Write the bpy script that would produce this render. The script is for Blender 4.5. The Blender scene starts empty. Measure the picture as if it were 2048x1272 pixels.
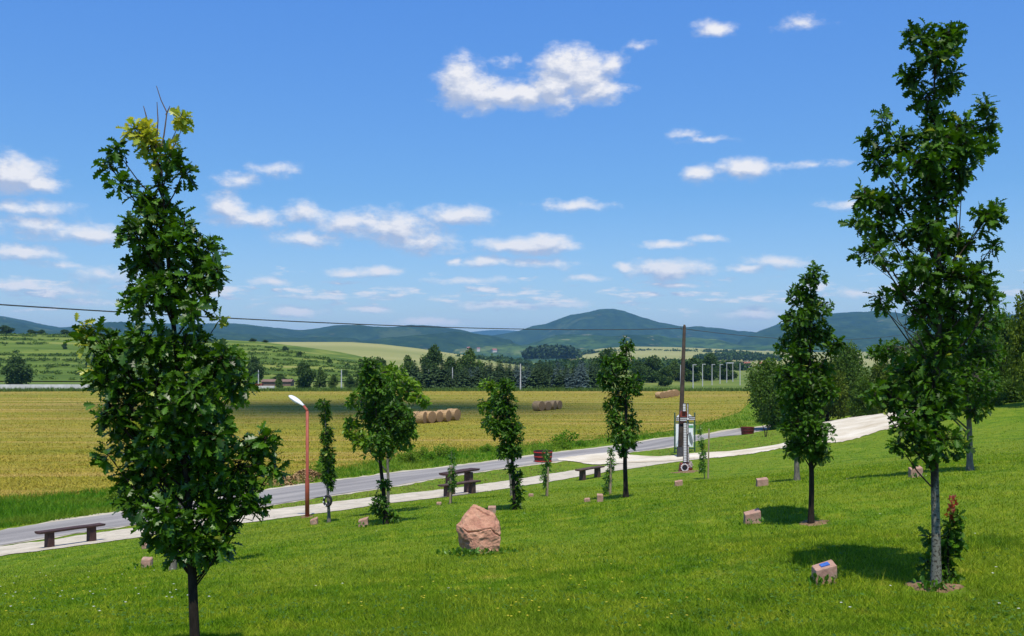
import bpy, bmesh, math, random
import numpy as np
from mathutils import Vector, Matrix, noise as mnoise
random.seed(7); rng = np.random.default_rng(7)
R = math.radians
SC = bpy.context.scene; COL = SC.collection
F = 1991.0; CX = 1024.0; HY = 720.0            # focal length and horizon in photograph pixels

# ------------------------------------------------------------------ camera
cam = bpy.data.cameras.new('camera'); camo = bpy.data.objects.new('camera', cam); COL.objects.link(camo)
cam.lens = 35.0; cam.sensor_width = 36.0; cam.shift_y = (HY-636)/2048.0
cam.clip_start = 0.1; cam.clip_end = 60000
camo.location = (0, 0, 0); camo.rotation_euler = (R(90), 0, 0)
SC.camera = camo
SC.view_settings.view_transform = 'Standard'; SC.view_settings.look = 'None'
SC.view_settings.exposure = 0.0; SC.view_settings.gamma = 1.0
SC.cycles.max_bounces = 6; SC.cycles.transparent_max_bounces = 8; SC.cycles.volume_bounces = 0

# ------------------------------------------------------------------ sun
SUNV = Vector((0.03, -0.44, 1.0)).normalized()
sl = bpy.data.lights.new('sun', 'SUN'); sl.energy = 5.0; sl.angle = R(0.5); sl.color = (1.0, 0.93, 0.80)
so = bpy.data.objects.new('sun', sl); COL.objects.link(so)
so.rotation_euler = SUNV.to_track_quat('Z', 'Y').to_euler(); so.location = (0, 0, 60)

# ------------------------------------------------------------------ world: sky and far clouds
def sky_world():
    w = bpy.data.worlds.new('World'); SC.world = w; w.use_nodes = True
    nt = w.node_tree; N = nt.nodes; L = nt.links; N.clear()
    out = N.new('ShaderNodeOutputWorld'); bg = N.new('ShaderNodeBackground')
    sky = N.new('ShaderNodeTexSky'); sky.sky_type = 'NISHITA'; sky.sun_disc = False
    sky.sun_elevation = math.asin(SUNV.z); sky.sun_rotation = math.atan2(SUNV.x, SUNV.y)
    sky.air_density = 1.0; sky.dust_density = 0.35; sky.ozone_density = 1.6; sky.altitude = 200
    # cloud field group : vector (azimuth, elevation) -> density
    g = bpy.data.node_groups.new('cloud_field', 'ShaderNodeTree')
    g.interface.new_socket('P', in_out='INPUT', socket_type='NodeSocketVector')
    g.interface.new_socket('D', in_out='OUTPUT', socket_type='NodeSocketFloat')
    gn = g.nodes; gl = g.links
    gi = gn.new('NodeGroupInput'); go = gn.new('NodeGroupOutput')
    def vm(op, a, b=None, tree=gn, lk=gl):
        n = tree.new('ShaderNodeVectorMath'); n.operation = op
        for i, v in enumerate((a, b)):
            if v is None: continue
            if isinstance(v, tuple): n.inputs[i].default_value = v
            else: lk.new(v, n.inputs[i])
        return n.outputs['Value'] if op in ('LENGTH', 'DOT_PRODUCT') else n.outputs['Vector']
    def m(op, a, b=None, c=None, tree=gn, lk=gl, clamp=False):
        n = tree.new('ShaderNodeMath'); n.operation = op; n.use_clamp = clamp
        for i, v in enumerate((a, b, c)):
            if v is None: continue
            if isinstance(v, (int, float)): n.inputs[i].default_value = v
            else: lk.new(v, n.inputs[i])
        return n.outputs[0]
    P = gi.outputs[0]
    def nz(scale, detail, vec, rough=0.55, tree=gn, lk=gl):
        n = tree.new('ShaderNodeTexNoise'); n.inputs['Scale'].default_value = scale
        n.inputs['Detail'].default_value = detail; n.inputs['Roughness'].default_value = rough
        lk.new(vec, n.inputs['Vector']); return n
    st = vm('MULTIPLY', P, (1, 1.7, 1))
    warp = nz(26, 3, st)
    wv = vm('MULTIPLY', vm('SUBTRACT', warp.outputs['Color'], (.5, .5, .5)), (.026, .011, 0))
    PW = vm('ADD', P, wv)
    puffs = [  # px, py, rx, ry, strength
     (925,168,44,40,1.2),(962,186,46,28,1.1),(1010,190,50,22,1.05),(1060,192,50,22,1.05),(1110,172,50,38,1.2),(1128,132,46,32,1.15),
     (1165,152,50,40,1.2),(1196,183,50,20,1.05),(1222,132,30,22,.72),(1010,125,24,9,.5),
     (30,350,72,34,1.2),(82,368,45,18,1.05),(1430,57,38,13,.85),(1600,46,36,12,.42),(1280,92,28,8,.55),(1395,348,30,15,1.0),(1493,338,52,17,1.1),
     (60,418,75,14,.72),(195,468,62,18,.85),(80,455,90,20,.75),(50,505,60,14,.9),(35,570,50,12,.85),(140,580,60,10,.6),
     (455,415,40,25,.95),(500,438,70,16,.85),(612,425,36,18,.8),(615,478,64,15,.85),(545,340,42,12,.55),(480,362,44,12,.55),
     (700,445,75,20,.85),(790,458,95,28,.9),(840,485,70,20,.85),(920,431,64,16,.95),(1050,492,86,15,1.05),(1095,488,50,14,1.1),(975,522,64,10,.8),(1080,526,60,10,.7),
     (765,541,38,9,1.0),(705,543,44,8,.8),(740,618,38,6,1.0),(590,622,50,10,.9),(540,562,34,8,.9),(910,522,14,7,1.0),
     (1340,540,72,20,.95),(1250,533,22,8,.95),(1355,572,36,5,.9),(1550,525,54,12,.8),(1490,538,38,8,.8),(1145,411,60,10,.66),(1370,267,30,7,.5),(1415,280,36,6,.5),
     (1335,490,44,7,.7),(1420,478,40,7,.6),(1172,555,34,6,.75),(1690,410,40,9,.62),(1715,585,44,8,.75),(1510,625,60,12,.7),
     (860,645,70,9,.85),(1000,610,90,10,.75),(130,530,60,7,.55),(220,550,70,14,.6),(180,605,60,8,.6),(1110,607,60,6,.55),(640,592,80,6,.6),(1620,330,60,6,.4),(940,560,70,6,.5),
     (-120,300,90,40,1.1),(-220,480,120,25,.9),(2200,300,90,30,1.0),(2260,500,130,20,.8)]
    acc = None
    for px, py, rx, ry, s in puffs:
        u = (px-CX)/F; az = math.atan(u); cosaz = math.cos(az)
        el = math.atan((HY-py)/F*cosaz)
        n = gn.new('ShaderNodeVectorMath'); n.operation = 'MULTIPLY_ADD'
        sx = 1/(rx*1.38/F*cosaz*cosaz); sy = 1/(ry*1.5/F*cosaz)
        gl.new(PW, n.inputs[0]); n.inputs[1].default_value = (sx, sy, 0); n.inputs[2].default_value = (-az*sx, -el*sy, 0)
        ln = vm('LENGTH', n.outputs[0])
        v = m('MULTIPLY_ADD', ln, -s, s)
        acc = v if acc is None else m('SMOOTH_MAX', acc, v, .15)
    fine = nz(48, 7, st, .62)
    # a loose field of thin low clouds spread over all azimuths near the horizon
    low = nz(1, 6, vm('MULTIPLY', P, (19, 95, 1)), .6)
    sep = gn.new('ShaderNodeSeparateXYZ'); gl.new(P, sep.inputs[0])
    band = m('SUBTRACT', 1, m('MULTIPLY', m('ABSOLUTE', m('SUBTRACT', sep.outputs[1], .065)), 11), clamp=True)
    lowv = m('SUBTRACT', m('MULTIPLY', m('SUBTRACT', low.outputs[0], .465), 4.4), m('MULTIPLY', m('SUBTRACT', 1, band), 3.0))
    acc = m('MAXIMUM', acc, lowv)
    d = m('ADD', acc, m('MULTIPLY', m('SUBTRACT', fine.outputs[0], .5), 1.35))
    gl.new(d, go.inputs[0])
    # main tree
    tc = N.new('ShaderNodeTexCoord'); sx = N.new('ShaderNodeSeparateXYZ'); L.new(tc.outputs['Generated'], sx.inputs[0])
    M = lambda op, a, b=None, c=None, clamp=False: m(op, a, b, c, N, L, clamp)
    az = M('ARCTAN2', sx.outputs[0], sx.outputs[1])
    hz = M('SQRT', M('ADD', M('MULTIPLY', sx.outputs[0], sx.outputs[0]), M('MULTIPLY', sx.outputs[1], sx.outputs[1])))
    el = M('ARCTAN2', sx.outputs[2], hz)
    cb = N.new('ShaderNodeCombineXYZ'); L.new(az, cb.inputs[0]); L.new(el, cb.inputs[1])
    g1 = N.new('ShaderNodeGroup'); g1.node_tree = g; L.new(cb.outputs[0], g1.inputs[0])
    g2 = N.new('ShaderNodeGroup'); g2.node_tree = g
    L.new(vm('ADD', cb.outputs[0], (.004, .009, 0), N, L), g2.inputs[0])
    mr = N.new('ShaderNodeMapRange'); mr.interpolation_type = 'SMOOTHSTEP'
    mr.inputs['From Min'].default_value = -.10; mr.inputs['From Max'].default_value = .78
    L.new(g1.outputs[0], mr.inputs['Value'])
    light = M('MULTIPLY_ADD', M('SUBTRACT', g1.outputs[0], g2.outputs[0]), 1.5, .40, clamp=True)
    ccol = N.new('ShaderNodeMix'); ccol.data_type = 'RGBA'
    ccol.inputs['A'].default_value = (.48, .55, .72, 1); ccol.inputs['B'].default_value = (.98, .96, .96, 1)
    L.new(light, ccol.inputs['Factor'])
    # sky tint by elevation
    up = N.new('ShaderNodeMapRange'); up.inputs['From Min'].default_value = 0.0; up.inputs['From Max'].default_value = .36
    L.new(el, up.inputs['Value'])
    rp = N.new('ShaderNodeValToRGB'); L.new(up.outputs[0], rp.inputs[0])
    e = rp.color_ramp.elements; e[0].position = 0; e[0].color = SKYG[0]; e[1].position = 1; e[1].color = SKYG[2]
    x = e.new(.45); x.color = SKYG[1]
    mul = N.new('ShaderNodeMix'); mul.data_type = 'RGBA'; mul.blend_type = 'MULTIPLY'; mul.inputs['Factor'].default_value = 1
    L.new(sky.outputs[0], mul.inputs['A']); L.new(rp.outputs[0], mul.inputs['B'])
    sc = N.new('ShaderNodeVectorMath'); sc.operation = 'SCALE'; sc.inputs['Scale'].default_value = 2.0
    L.new(mul.outputs['Result'], sc.inputs[0])
    mx = N.new('ShaderNodeMix'); mx.data_type = 'RGBA'
    cs = N.new('ShaderNodeVectorMath'); cs.operation = 'SCALE'; cs.inputs['Scale'].default_value = 10.0; L.new(ccol.outputs['Result'], cs.inputs[0])
    L.new(M('MULTIPLY', mr.outputs[0], .95), mx.inputs['Factor']); L.new(sc.outputs[0], mx.inputs['A']); L.new(cs.outputs[0], mx.inputs['B'])
    L.new(mx.outputs['Result'], bg.inputs[0]); bg.inputs[1].default_value = 0.1
    L.new(bg.outputs[0], out.inputs[0])
    w.cycles.sampling_method = 'MANUAL'; w.cycles.sample_map_resolution = 512
SKYG = [(.56, .57, .64, 1), (.345, .535, .72, 1), (.34, .61, .97, 1)]
sky_world()

# ------------------------------------------------------------------ tagging
def tag(o, label=None, cat=None, group=None, kind=None):
    if label: o['label'] = label
    if cat: o['category'] = cat
    if group: o['group'] = group
    if kind: o['kind'] = kind
    return o
def empty(name, loc, label, cat, group=None, rz=0):
    o = bpy.data.objects.new(name, None); COL.objects.link(o); o.location = loc; o.rotation_euler = (0, 0, rz)
    o.empty_display_size = .2
    return tag(o, label, cat, group)
def copy_thing(o, loc, rz=None, s=None, label=None, group=None):
    c = o.copy(); COL.objects.link(c); c.location = loc
    if rz is not None: c.rotation_euler = (0, 0, rz)
    if s is not None: c.scale = s
    if label: c['label'] = label
    if group: c['group'] = group
    for ch in list(o.children):
        d = ch.copy(); COL.objects.link(d); d.parent = c
        for g_ in list(ch.children):
            e = g_.copy(); COL.objects.link(e); e.parent = d
    return c

# ------------------------------------------------------------------ mesh helpers
def mesh_np(name, V, faces, mat, parent=None, smooth=False, tint=None, loc=None):
    """V (n,3); faces = list of index arrays (k,m), m verts per face"""
    me = bpy.data.meshes.new(name); V = np.asarray(V, dtype=np.float32)
    if not isinstance(faces, list): faces = [faces]
    faces = [np.asarray(f, dtype=np.int32) for f in faces if len(f)]
    nl = sum(f.size for f in faces); nf = sum(len(f) for f in faces)
    me.vertices.add(len(V)); me.vertices.foreach_set('co', V.ravel())
    me.loops.add(nl); me.polygons.add(nf)
    li = np.concatenate([f.ravel() for f in faces]); me.loops.foreach_set('vertex_index', li)
    tot = np.concatenate([np.full(len(f), f.shape[1], np.int32) for f in faces])
    st = np.concatenate([[0], np.cumsum(tot)[:-1]]).astype(np.int32)
    me.polygons.foreach_set('loop_start', st)
    me.polygons.foreach_set('use_smooth', np.full(nf, smooth, dtype=bool))
    me.update(calc_edges=True); me.validate()
    if tint is not None:
        a = me.attributes.new('tint', 'FLOAT', 'POINT'); a.data.foreach_set('value', np.asarray(tint, dtype=np.float32))
    if mat: me.materials.append(mat)
    o = bpy.data.objects.new(name, me); COL.objects.link(o)
    if parent: o.parent = parent
    if loc is not None: o.location = loc
    return o
class MB:
    def __init__(s): s.v = []; s.f = {}
    def face(s, idx): s.f.setdefault(len(idx), []).append(idx)
    def quad(s, *p):
        b = len(s.v); s.v += [tuple(q) for q in p]; s.face(tuple(range(b, b+len(p)))); return s
    def box(s, c, d, rz=0, taper=1.0, rot=None, bev=0):
        b = len(s.v); hx, hy, hz = d[0]/2, d[1]/2, d[2]/2
        Mx = rot if rot is not None else Matrix.Rotation(rz, 3, 'Z')
        for z in (-1, 1):
            t = taper if z > 0 else 1
            for x, y in ((-1, -1), (1, -1), (1, 1), (-1, 1)):
                s.v.append(tuple(Vector(c) + Mx @ Vector((x*hx*t, y*hy*t, z*hz))))
        for q in ((0, 3, 2, 1), (4, 5, 6, 7), (0, 1, 5, 4), (1, 2, 6, 5), (2, 3, 7, 6), (3, 0, 4, 7)):
            s.face(tuple(b+i for i in q))
        return s
    def tube(s, pts, rad, n=6, cap=True):
        pts = [Vector(p) for p in pts]; b = len(s.v); k = len(pts)
        if isinstance(rad, (int, float)): rad = [rad]*k
        ref = None
        for i, p in enumerate(pts):
            d = (pts[min(i+1, k-1)] - pts[max(i-1, 0)])
            d = d.normalized() if d.length > 1e-9 else Vector((0, 0, 1))
            if ref is None: ref = Vector((1, 0, 0)) if abs(d.x) < .8 else Vector((0, 1, 0))
            u = d.cross(ref); u = u.normalized() if u.length > 1e-6 else Vector((0, 1, 0)); w = d.cross(u); ref = -w if False else ref
            for j in range(n):
                a = 2*math.pi*j/n; s.v.append(tuple(p + (u*math.cos(a) + w*math.sin(a))*rad[i]))
        for i in range(k-1):
            for j in range(n):
                s.face((b+i*n+j, b+i*n+(j+1) % n, b+(i+1)*n+(j+1) % n, b+(i+1)*n+j))
        if cap and n > 3:
            s.face(tuple(b+j for j in reversed(range(n)))); s.face(tuple(b+(k-1)*n+j for j in range(n)))
        return s
    def lathe(s, prof, c=(0, 0, 0), n=20, M=None):
        b = len(s.v); c = Vector(c)
        for r, z in prof:
            for j in range(n):
                a = 2*math.pi*j/n; p = Vector((r*math.cos(a), r*math.sin(a), z))
                if M is not None: p = M @ p
                s.v.append(tuple(c+p))
        for i in range(len(prof)-1):
            for j in range(n): s.face((b+i*n+j, b+i*n+(j+1) % n, b+(i+1)*n+(j+1) % n, b+(i+1)*n+j))
        return s
    def build(s, name, mat, parent=None, smooth=False, bevel=0):
        o = mesh_np(name, np.array(s.v), [np.array(f) for f in s.f.values()], mat, parent, smooth)
        if bevel:
            bm = bmesh.new(); bm.from_mesh(o.data)
            bmesh.ops.remove_doubles(bm, verts=bm.verts, dist=1e-5)
            bmesh.ops.bevel(bm, geom=list(bm.edges), offset=bevel, segments=1, affect='EDGES', clamp_overlap=True)
            bm.to_mesh(o.data); bm.free()
        return o

# ------------------------------------------------------------------ materials
class NT:
    def __init__(s, name):
        s.m = bpy.data.materials.new(name); s.m.use_nodes = True; s.t = s.m.node_tree; s.N = s.t.nodes; s.L = s.t.links
        s.p = s.N['Principled BSDF']; s.out = s.N['Material Output']; s.pos = None
    def position(s):
        if s.pos is None: s.pos = s.N.new('ShaderNodeNewGeometry').outputs['Position']
        return s.pos
    def objc(s): return s.N.new('ShaderNodeTexCoord').outputs['Object']
    def scale(s, v, sc):
        n = s.N.new('ShaderNodeVectorMath'); n.operation = 'MULTIPLY'; s.L.new(v, n.inputs[0]); n.inputs[1].default_value = sc; return n.outputs[0]
    def noise(s, scale, detail=4, vec=None, rough=.55, dist=0):
        n = s.N.new('ShaderNodeTexNoise'); n.inputs['Scale'].default_value = scale; n.inputs['Detail'].default_value = detail
        n.inputs['Roughness'].default_value = rough; n.inputs['Distortion'].default_value = dist
        s.L.new(vec if vec is not None else s.position(), n.inputs['Vector']); return n.outputs[0]
    def ramp(s, fac, stops):
        r = s.N.new('ShaderNodeValToRGB'); s.L.new(fac, r.inputs[0]); e = r.color_ramp.elements
        while len(e) > 1: e.remove(e[-1])
        e[0].position = stops[0][0]; e[0].color = (*stops[0][1], 1)
        for p, c in stops[1:]:
            x = e.new(p); x.color = (*c, 1)
        return r.outputs[0]
    def mix(s, f, a, b, mode='MIX'):
        n = s.N.new('ShaderNodeMix'); n.data_type = 'RGBA'; n.blend_type = mode
        for sk, v in (('Factor', f), ('A', a), ('B', b)):
            if isinstance(v, (int, float)): n.inputs[sk].default_value = v
            elif isinstance(v, tuple): n.inputs[sk].default_value = (*v, 1)
            else: s.L.new(v, n.inputs[sk])
        return n.outputs['Result']
    def mr(s, v, a, b, c=0, d=1):
        n = s.N.new('ShaderNodeMapRange'); s.L.new(v, n.inputs[0])
        for i, x in enumerate((a, b, c, d)): n.inputs[i+1].default_value = x
        return n.outputs[0]
    def attr(s, name='tint'):
        n = s.N.new('ShaderNodeAttribute'); n.attribute_name = name; return n.outputs['Fac']
    def bump(s, h, strength=.5, dist=.02):
        b = s.N.new('ShaderNodeBump'); b.inputs['Strength'].default_value = strength; b.inputs['Distance'].default_value = dist
        s.L.new(h, b.inputs['Height']); s.L.new(b.outputs[0], s.p.inputs['Normal']); return b
    def base(s, c, rough=.8, spec=.3):
        if isinstance(c, tuple): s.p.inputs['Base Color'].default_value = (*c, 1)
        else: s.L.new(c, s.p.inputs['Base Color'])
        s.p.inputs['Roughness'].default_value = rough; s.p.inputs['Specular IOR Level'].default_value = spec; return s
def leaf_mat(name, dark, light, yellow=None, trans=.3, rough=.42, tcol=None, spec=.45):
    n = NT(name); t = n.attr()
    stops = [(0, dark), (.75, light)]
    if yellow: stops += [(.965, light), (.985, yellow)]
    c = n.ramp(t, stops); n.base(c, rough, spec)
    tr = n.N.new('ShaderNodeBsdfTranslucent'); mx = n.N.new('ShaderNodeMixShader'); mx.inputs[0].default_value = trans
    tc = n.mix(1.0, c, tcol or (1.6, 1.5, .55), 'MULTIPLY')
    n.L.new(tc, tr.inputs[0])
    n.L.new(n.p.outputs[0], mx.inputs[1]); n.L.new(tr.outputs[0], mx.inputs[2]); n.L.new(mx.outputs[0], n.out.inputs[0])
    return n.m
def simple(name, c, rough=.7, spec=.3, var=.25, scale=8, bump=0, metal=0, c2=None):
    n = NT(name); f = n.noise(scale, 4, n.objc())
    d = tuple(x*(1-var) for x in c); l = c2 or tuple(min(1, x*(1+var)) for x in c)
    n.base(n.ramp(f, [(.3, d), (.7, l)]), rough, spec)
    n.p.inputs['Metallic'].default_value = metal
    if bump: n.bump(n.noise(scale*4, 5, n.objc()), .6, bump)
    return n.m
MT = {}
MT['oak'] = leaf_mat('oak_leaf', (.006, .027, .0015), (.066, .167, .005), (.34, .40, .07), trans=.26, spec=.25, rough=.5)
MT['oak_near'] = leaf_mat('oak_leaf_glossy', (.006, .027, .0015), (.068, .172, .006), (.38, .44, .10), trans=.24, rough=.38, spec=.35)
MT['yellow'] = leaf_mat('yellow_leaf', (.20, .30, .03), (.48, .46, .05), trans=.35)
MT['locust'] = leaf_mat('feathery_leaf', (.055, .130, .006), (.15, .27, .018), trans=.35, spec=.2)
MT['sapling'] = leaf_mat('sapling_leaf', (.030, .095, .006), (.10, .23, .015), (.45, .50, .03), trans=.3)
MT['redleaf'] = leaf_mat('red_leaf', (.16, .012, .008), (.42, .05, .03), trans=.3)
MT['bushy'] = leaf_mat('broad_leaf', (.020, .055, .003), (.075, .145, .008), trans=.22, rough=.55, spec=.2)
MT['olive'] = leaf_mat('olive_leaf', (.028, .060, .003), (.095, .145, .008), trans=.2, rough=.6, spec=.15)
MT['far_tree'] = leaf_mat('far_tree_leaf', (.018, .048, .010), (.062, .115, .022), trans=.2, rough=.7, spec=.2)
MT['far_light'] = leaf_mat('far_light_leaf', (.035, .07, .012), (.09, .15, .025), trans=.2, rough=.7, spec=.2)
MT['spruce'] = leaf_mat('spruce_needle', (.015, .036, .010), (.048, .088, .026), trans=.05, rough=.7, spec=.2)
MT['bluespruce'] = leaf_mat('blue_spruce_needle', (.035, .060, .050), (.09, .14, .13), trans=.05, rough=.7, spec=.2)
MT['scrub'] = leaf_mat('scrub_leaf', (.045, .090, .014), (.115, .185, .026), trans=.2, rough=.7, spec=.2)
def bark_mat(name, a, b, lichen=False):
    n = NT(name); oc = n.objc(); f = n.noise(1, 5, n.scale(oc, (40, 40, 9)), .65)
    c = n.ramp(f, [(.3, a), (.7, b)])
    if lichen:
        sep = n.N.new('ShaderNodeSeparateXYZ'); n.L.new(oc, sep.inputs[0])
        lf = n.mr(n.noise(38, 4, oc, .7), .40, .52)
        hgt = n.mr(n.mix(.5, sep.outputs[2], n.noise(6, 3, oc)), .86, .74)     # lichen only on the lower trunk
        mm = n.N.new('ShaderNodeMath'); mm.operation = 'MULTIPLY'; n.L.new(lf, mm.inputs[0]); n.L.new(hgt, mm.inputs[1])
        c = n.mix(mm.outputs[0], c, (.18, .18, .145))
        of = n.mr(n.noise(9, 2, oc), .66, .70); m2 = n.N.new('ShaderNodeMath'); m2.operation = 'MULTIPLY'; n.L.new(of, m2.inputs[0]); n.L.new(hgt, m2.inputs[1])
        c = n.mix(m2.outputs[0], c, (.42, .20, .03))
    n.base(c, .9, .15); n.bump(f, .8, .01); return n.m
MT['bark'] = bark_mat('dark_bark', (.012, .009, .007), (.038, .029, .021))
MT['bark_lichen'] = bark_mat('lichen_bark', (.022, .017, .012), (.065, .052, .038), True)
MT['bark_grey'] = bark_mat('grey_bark', (.08, .07, .055), (.24, .22, .18))
MT['twig'] = simple('dead_twig', (.14, .10, .08), .9)

def grass_color(n):
    """shared by the soil sheet and the blades so both drift together over the lawn"""
    big = n.noise(.22, 4, None, .6); mid = n.noise(1.5, 6, None, .72); sm = n.noise(9, 3, None, .6)
    c = n.ramp(mid, [(.28, (.050, .125, .005)), (.46, (.125, .235, .008)), (.60, (.23, .305, .016)), (.74, (.36, .35, .055))])
    c = n.mix(n.mr(big, .42, .68, 0, .65), c, (.24, .29, .022))
    c = n.mix(n.mr(n.noise(.55, 5, None, .7), .56, .68, 0, .55), c, (.048, .135, .006))
    c = n.mix(n.mr(sm, .58, .75, 0, .5), c, (.26, .20, .055))
    return c
n = NT('lawn_soil'); g = n.mix(.35, grass_color(n), (.05, .085, .008)); n.base(g, .95, .1); n.bump(n.noise(25, 5), .8, .04); MT['lawn'] = n.m
n = NT('grass_blade'); t = n.attr(); g = grass_color(n)
g = n.mix(1.0, g, n.ramp(t, [(0, (.38, .48, .4)), (.5, (1.0, 1.05, .9)), (.85, (1.35, 1.25, 1.2)), (1, (2.0, 1.7, 1.9))]), 'MULTIPLY')
n.base(g, .7, .08); tr = n.N.new('ShaderNodeBsdfTranslucent'); mx = n.N.new('ShaderNodeMixShader'); mx.inputs[0].default_value = .38
n.L.new(n.mix(1.0, g, (1.35, 1.35, .7), 'MULTIPLY'), tr.inputs[0]); n.L.new(n.p.outputs[0], mx.inputs[1]); n.L.new(tr.outputs[0], mx.inputs[2]); n.L.new(mx.outputs[0], n.out.inputs[0])
MT['blade'] = n.m
MT['verge'] = leaf_mat('verge_blade', (.040, .125, .006), (.11, .26, .012), trans=.4, rough=.7, spec=.1)
def drift(m_, col, f0, f1, amt, sc):
    t = m_.node_tree; r = [q for q in t.nodes if q.type == 'VALTORGB'][0]; nz_ = t.nodes.new('ShaderNodeTexNoise'); nz_.inputs['Scale'].default_value = sc; nz_.inputs['Detail'].default_value = 5
    g_ = t.nodes.new('ShaderNodeNewGeometry'); t.links.new(g_.outputs['Position'], nz_.inputs['Vector']); mr_ = t.nodes.new('ShaderNodeMapRange'); t.links.new(nz_.outputs[0], mr_.inputs[0])
    for i, v in enumerate((f0, f1, 0, amt)): mr_.inputs[i+1].default_value = v
    mx_ = t.nodes.new('ShaderNodeMix'); mx_.data_type = 'RGBA'; outs = [l.to_socket for l in r.outputs[0].links]; t.links.new(mr_.outputs[0], mx_.inputs['Factor']); t.links.new(r.outputs[0], mx_.inputs['A']); mx_.inputs['B'].default_value = (*col, 1)
    for o_ in outs: t.links.new(mx_.outputs['Result'], o_)
drift(MT['verge'], (.20, .26, .03), .42, .62, .75, .45)
MT['dryblade'] = leaf_mat('dry_blade', (.12, .14, .025), (.27, .25, .07), trans=.3, rough=.7, spec=.2)
n = NT('stubble_field'); P = n.position()
st = n.noise(1, 5, n.scale(P, (.022, .36, 1)), .62, .35); st2 = n.noise(1, 4, n.scale(P, (.010, .055, 1)), .6); fi = n.noise(1.6, 6, n.scale(P, (.5, 1.4, 1)), .7)
c = n.ramp(st, [(.32, (.120, .145, .010)), (.43, (.215, .205, .018)), (.51, (.315, .245, .036)), (.58, (.38, .26, .065)), (.68, (.46, .33, .13))]); c = n.mix(.32, c, (.27, .235, .036))
c = n.mix(n.mr(st2, .46, .62, 0, .45), c, (.17, .21, .012))
c = n.mix(n.mr(fi, .35, .7, 0, .55), c, (.13, .125, .014)); n.base(c, .95, .1); n.bump(fi, .7, .08); MT['field'] = n.m
n = NT('asphalt'); P = n.position()
mp = n.N.new('ShaderNodeMapping'); n.L.new(P, mp.inputs[0]); mp.vector_type = 'TEXTURE'; mp.inputs['Rotation'].default_value = (0, 0, R(52)); mp.inputs['Scale'].default_value = (14, .9, 1)
c = n.ramp(n.noise(1, 5, mp.outputs[0], .6), [(.3, (.150, .140, .130)), (.48, (.235, .218, .20)), (.62, (.33, .305, .27)), (.72, (.46, .42, .37))]); c = n.mix(n.mr(n.noise(30, 3), .4, .7, 0, .35), c, (.40, .37, .33))
n.base(c, .85, .3); MT['asphalt'] = n.m
n = NT('pale_gravel'); c = n.ramp(n.noise(1.2, 6, None, .7), [(.3, (.40, .35, .26)), (.55, (.54, .48, .37)), (.75, (.63, .56, .44))])
c = n.mix(n.mr(n.noise(3.5, 4), .60, .70, 0, .6), c, (.20, .20, .09)); n.base(c, .95, .1); n.bump(n.noise(30, 4), .5, .02); MT['gravel'] = n.m
n = NT('sandy_drive'); c = n.ramp(n.noise(.5, 6, None, .65), [(.3, (.44, .36, .24)), (.5, (.60, .53, .40)), (.72, (.72, .66, .54))])
n.base(c, .95, .1); n.bump(n.noise(12, 4), .5, .03); MT['sand'] = n.m
n = NT('edge_dust'); c = n.ramp(n.noise(2, 5, None, .6), [(.3, (.36, .32, .23)), (.7, (.55, .50, .38))]); n.base(c, .95, .1); MT['dust'] = n.m
n = NT('reddish_soil'); c = n.ramp(n.noise(9, 5, None, .6), [(.3, (.10, .075, .030)), (.5, (.20, .13, .07)), (.7, (.32, .20, .12))]); n.base(c, .95, .1); n.bump(n.noise(40, 4), .8, .03); MT['soil'] = n.m
n = NT('meadow'); P = n.position(); c = n.ramp(n.noise(1, 5, n.scale(P, (.015, .05, .05)), .6), [(.3, (.07, .125, .018)), (.5, (.13, .175, .030)), (.7, (.21, .22, .055))]); n.base(c, .95, .1); MT['meadow'] = n.m
n = NT('scrub_hillside'); P = n.position(); c = n.ramp(n.noise(1, 6, n.scale(P, (.010, .045, .45)), .65), [(.32, (.045, .085, .012)), (.5, (.10, .155, .020)), (.62, (.19, .22, .04)), (.74, (.30, .26, .10))]); n.base(c, .95, .1); MT['hillside'] = n.m
n = NT('distant_crop'); P = n.position(); c = n.ramp(n.noise(1, 4, n.scale(P, (.0012, .006, .01)), .5), [(.3, (.17, .20, .055)), (.5, (.27, .27, .09)), (.7, (.33, .31, .12))]); n.base(c, .95, .1); MT['crop'] = n.m
n = NT('mountain_forest'); P = n.position(); f1 = n.noise(.0016, 8, None, .65); f2 = n.noise(.016, 6, None, .7)
f3 = n.noise(.05, 4, None, .7); c = n.ramp(f2, [(.3, (.008, .024, .008)), (.55, (.030, .062, .016)), (.72, (.065, .11, .030))]); c = n.mix(n.mr(f3, .35, .65, 0, .6), c, (.010, .028, .010)); c = n.mix(n.mr(f1, .60, .615, 0, .28), c, (.12, .15, .05)); f4 = n.noise(.007, 3, None, .8, 1.0); c = n.mix(n.mr(f4, .66, .68, 0, .5), c, (.20, .17, .09)); n.base(c, 1, 0); MT['forest'] = n.m
n = NT('foothill'); P = n.position(); f1 = n.noise(1, 7, n.scale(P, (.0020, .0020, .01)), .6); c = n.ramp(f1, [(.36, (.012, .034, .010)), (.48, (.040, .085, .018)), (.60, (.075, .125, .028)), (.68, (.19, .21, .07))])
c = n.mix(n.mr(n.noise(.02, 6, None, .75), .42, .56, .85, 0), c, (.014, .036, .012)); c = n.mix(n.mr(n.noise(.012, 5, None, .6), .62, .66, 0, .6), c, (.32, .25, .14)); n.base(c, 1, 0); MT['foothill'] = n.m

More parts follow.
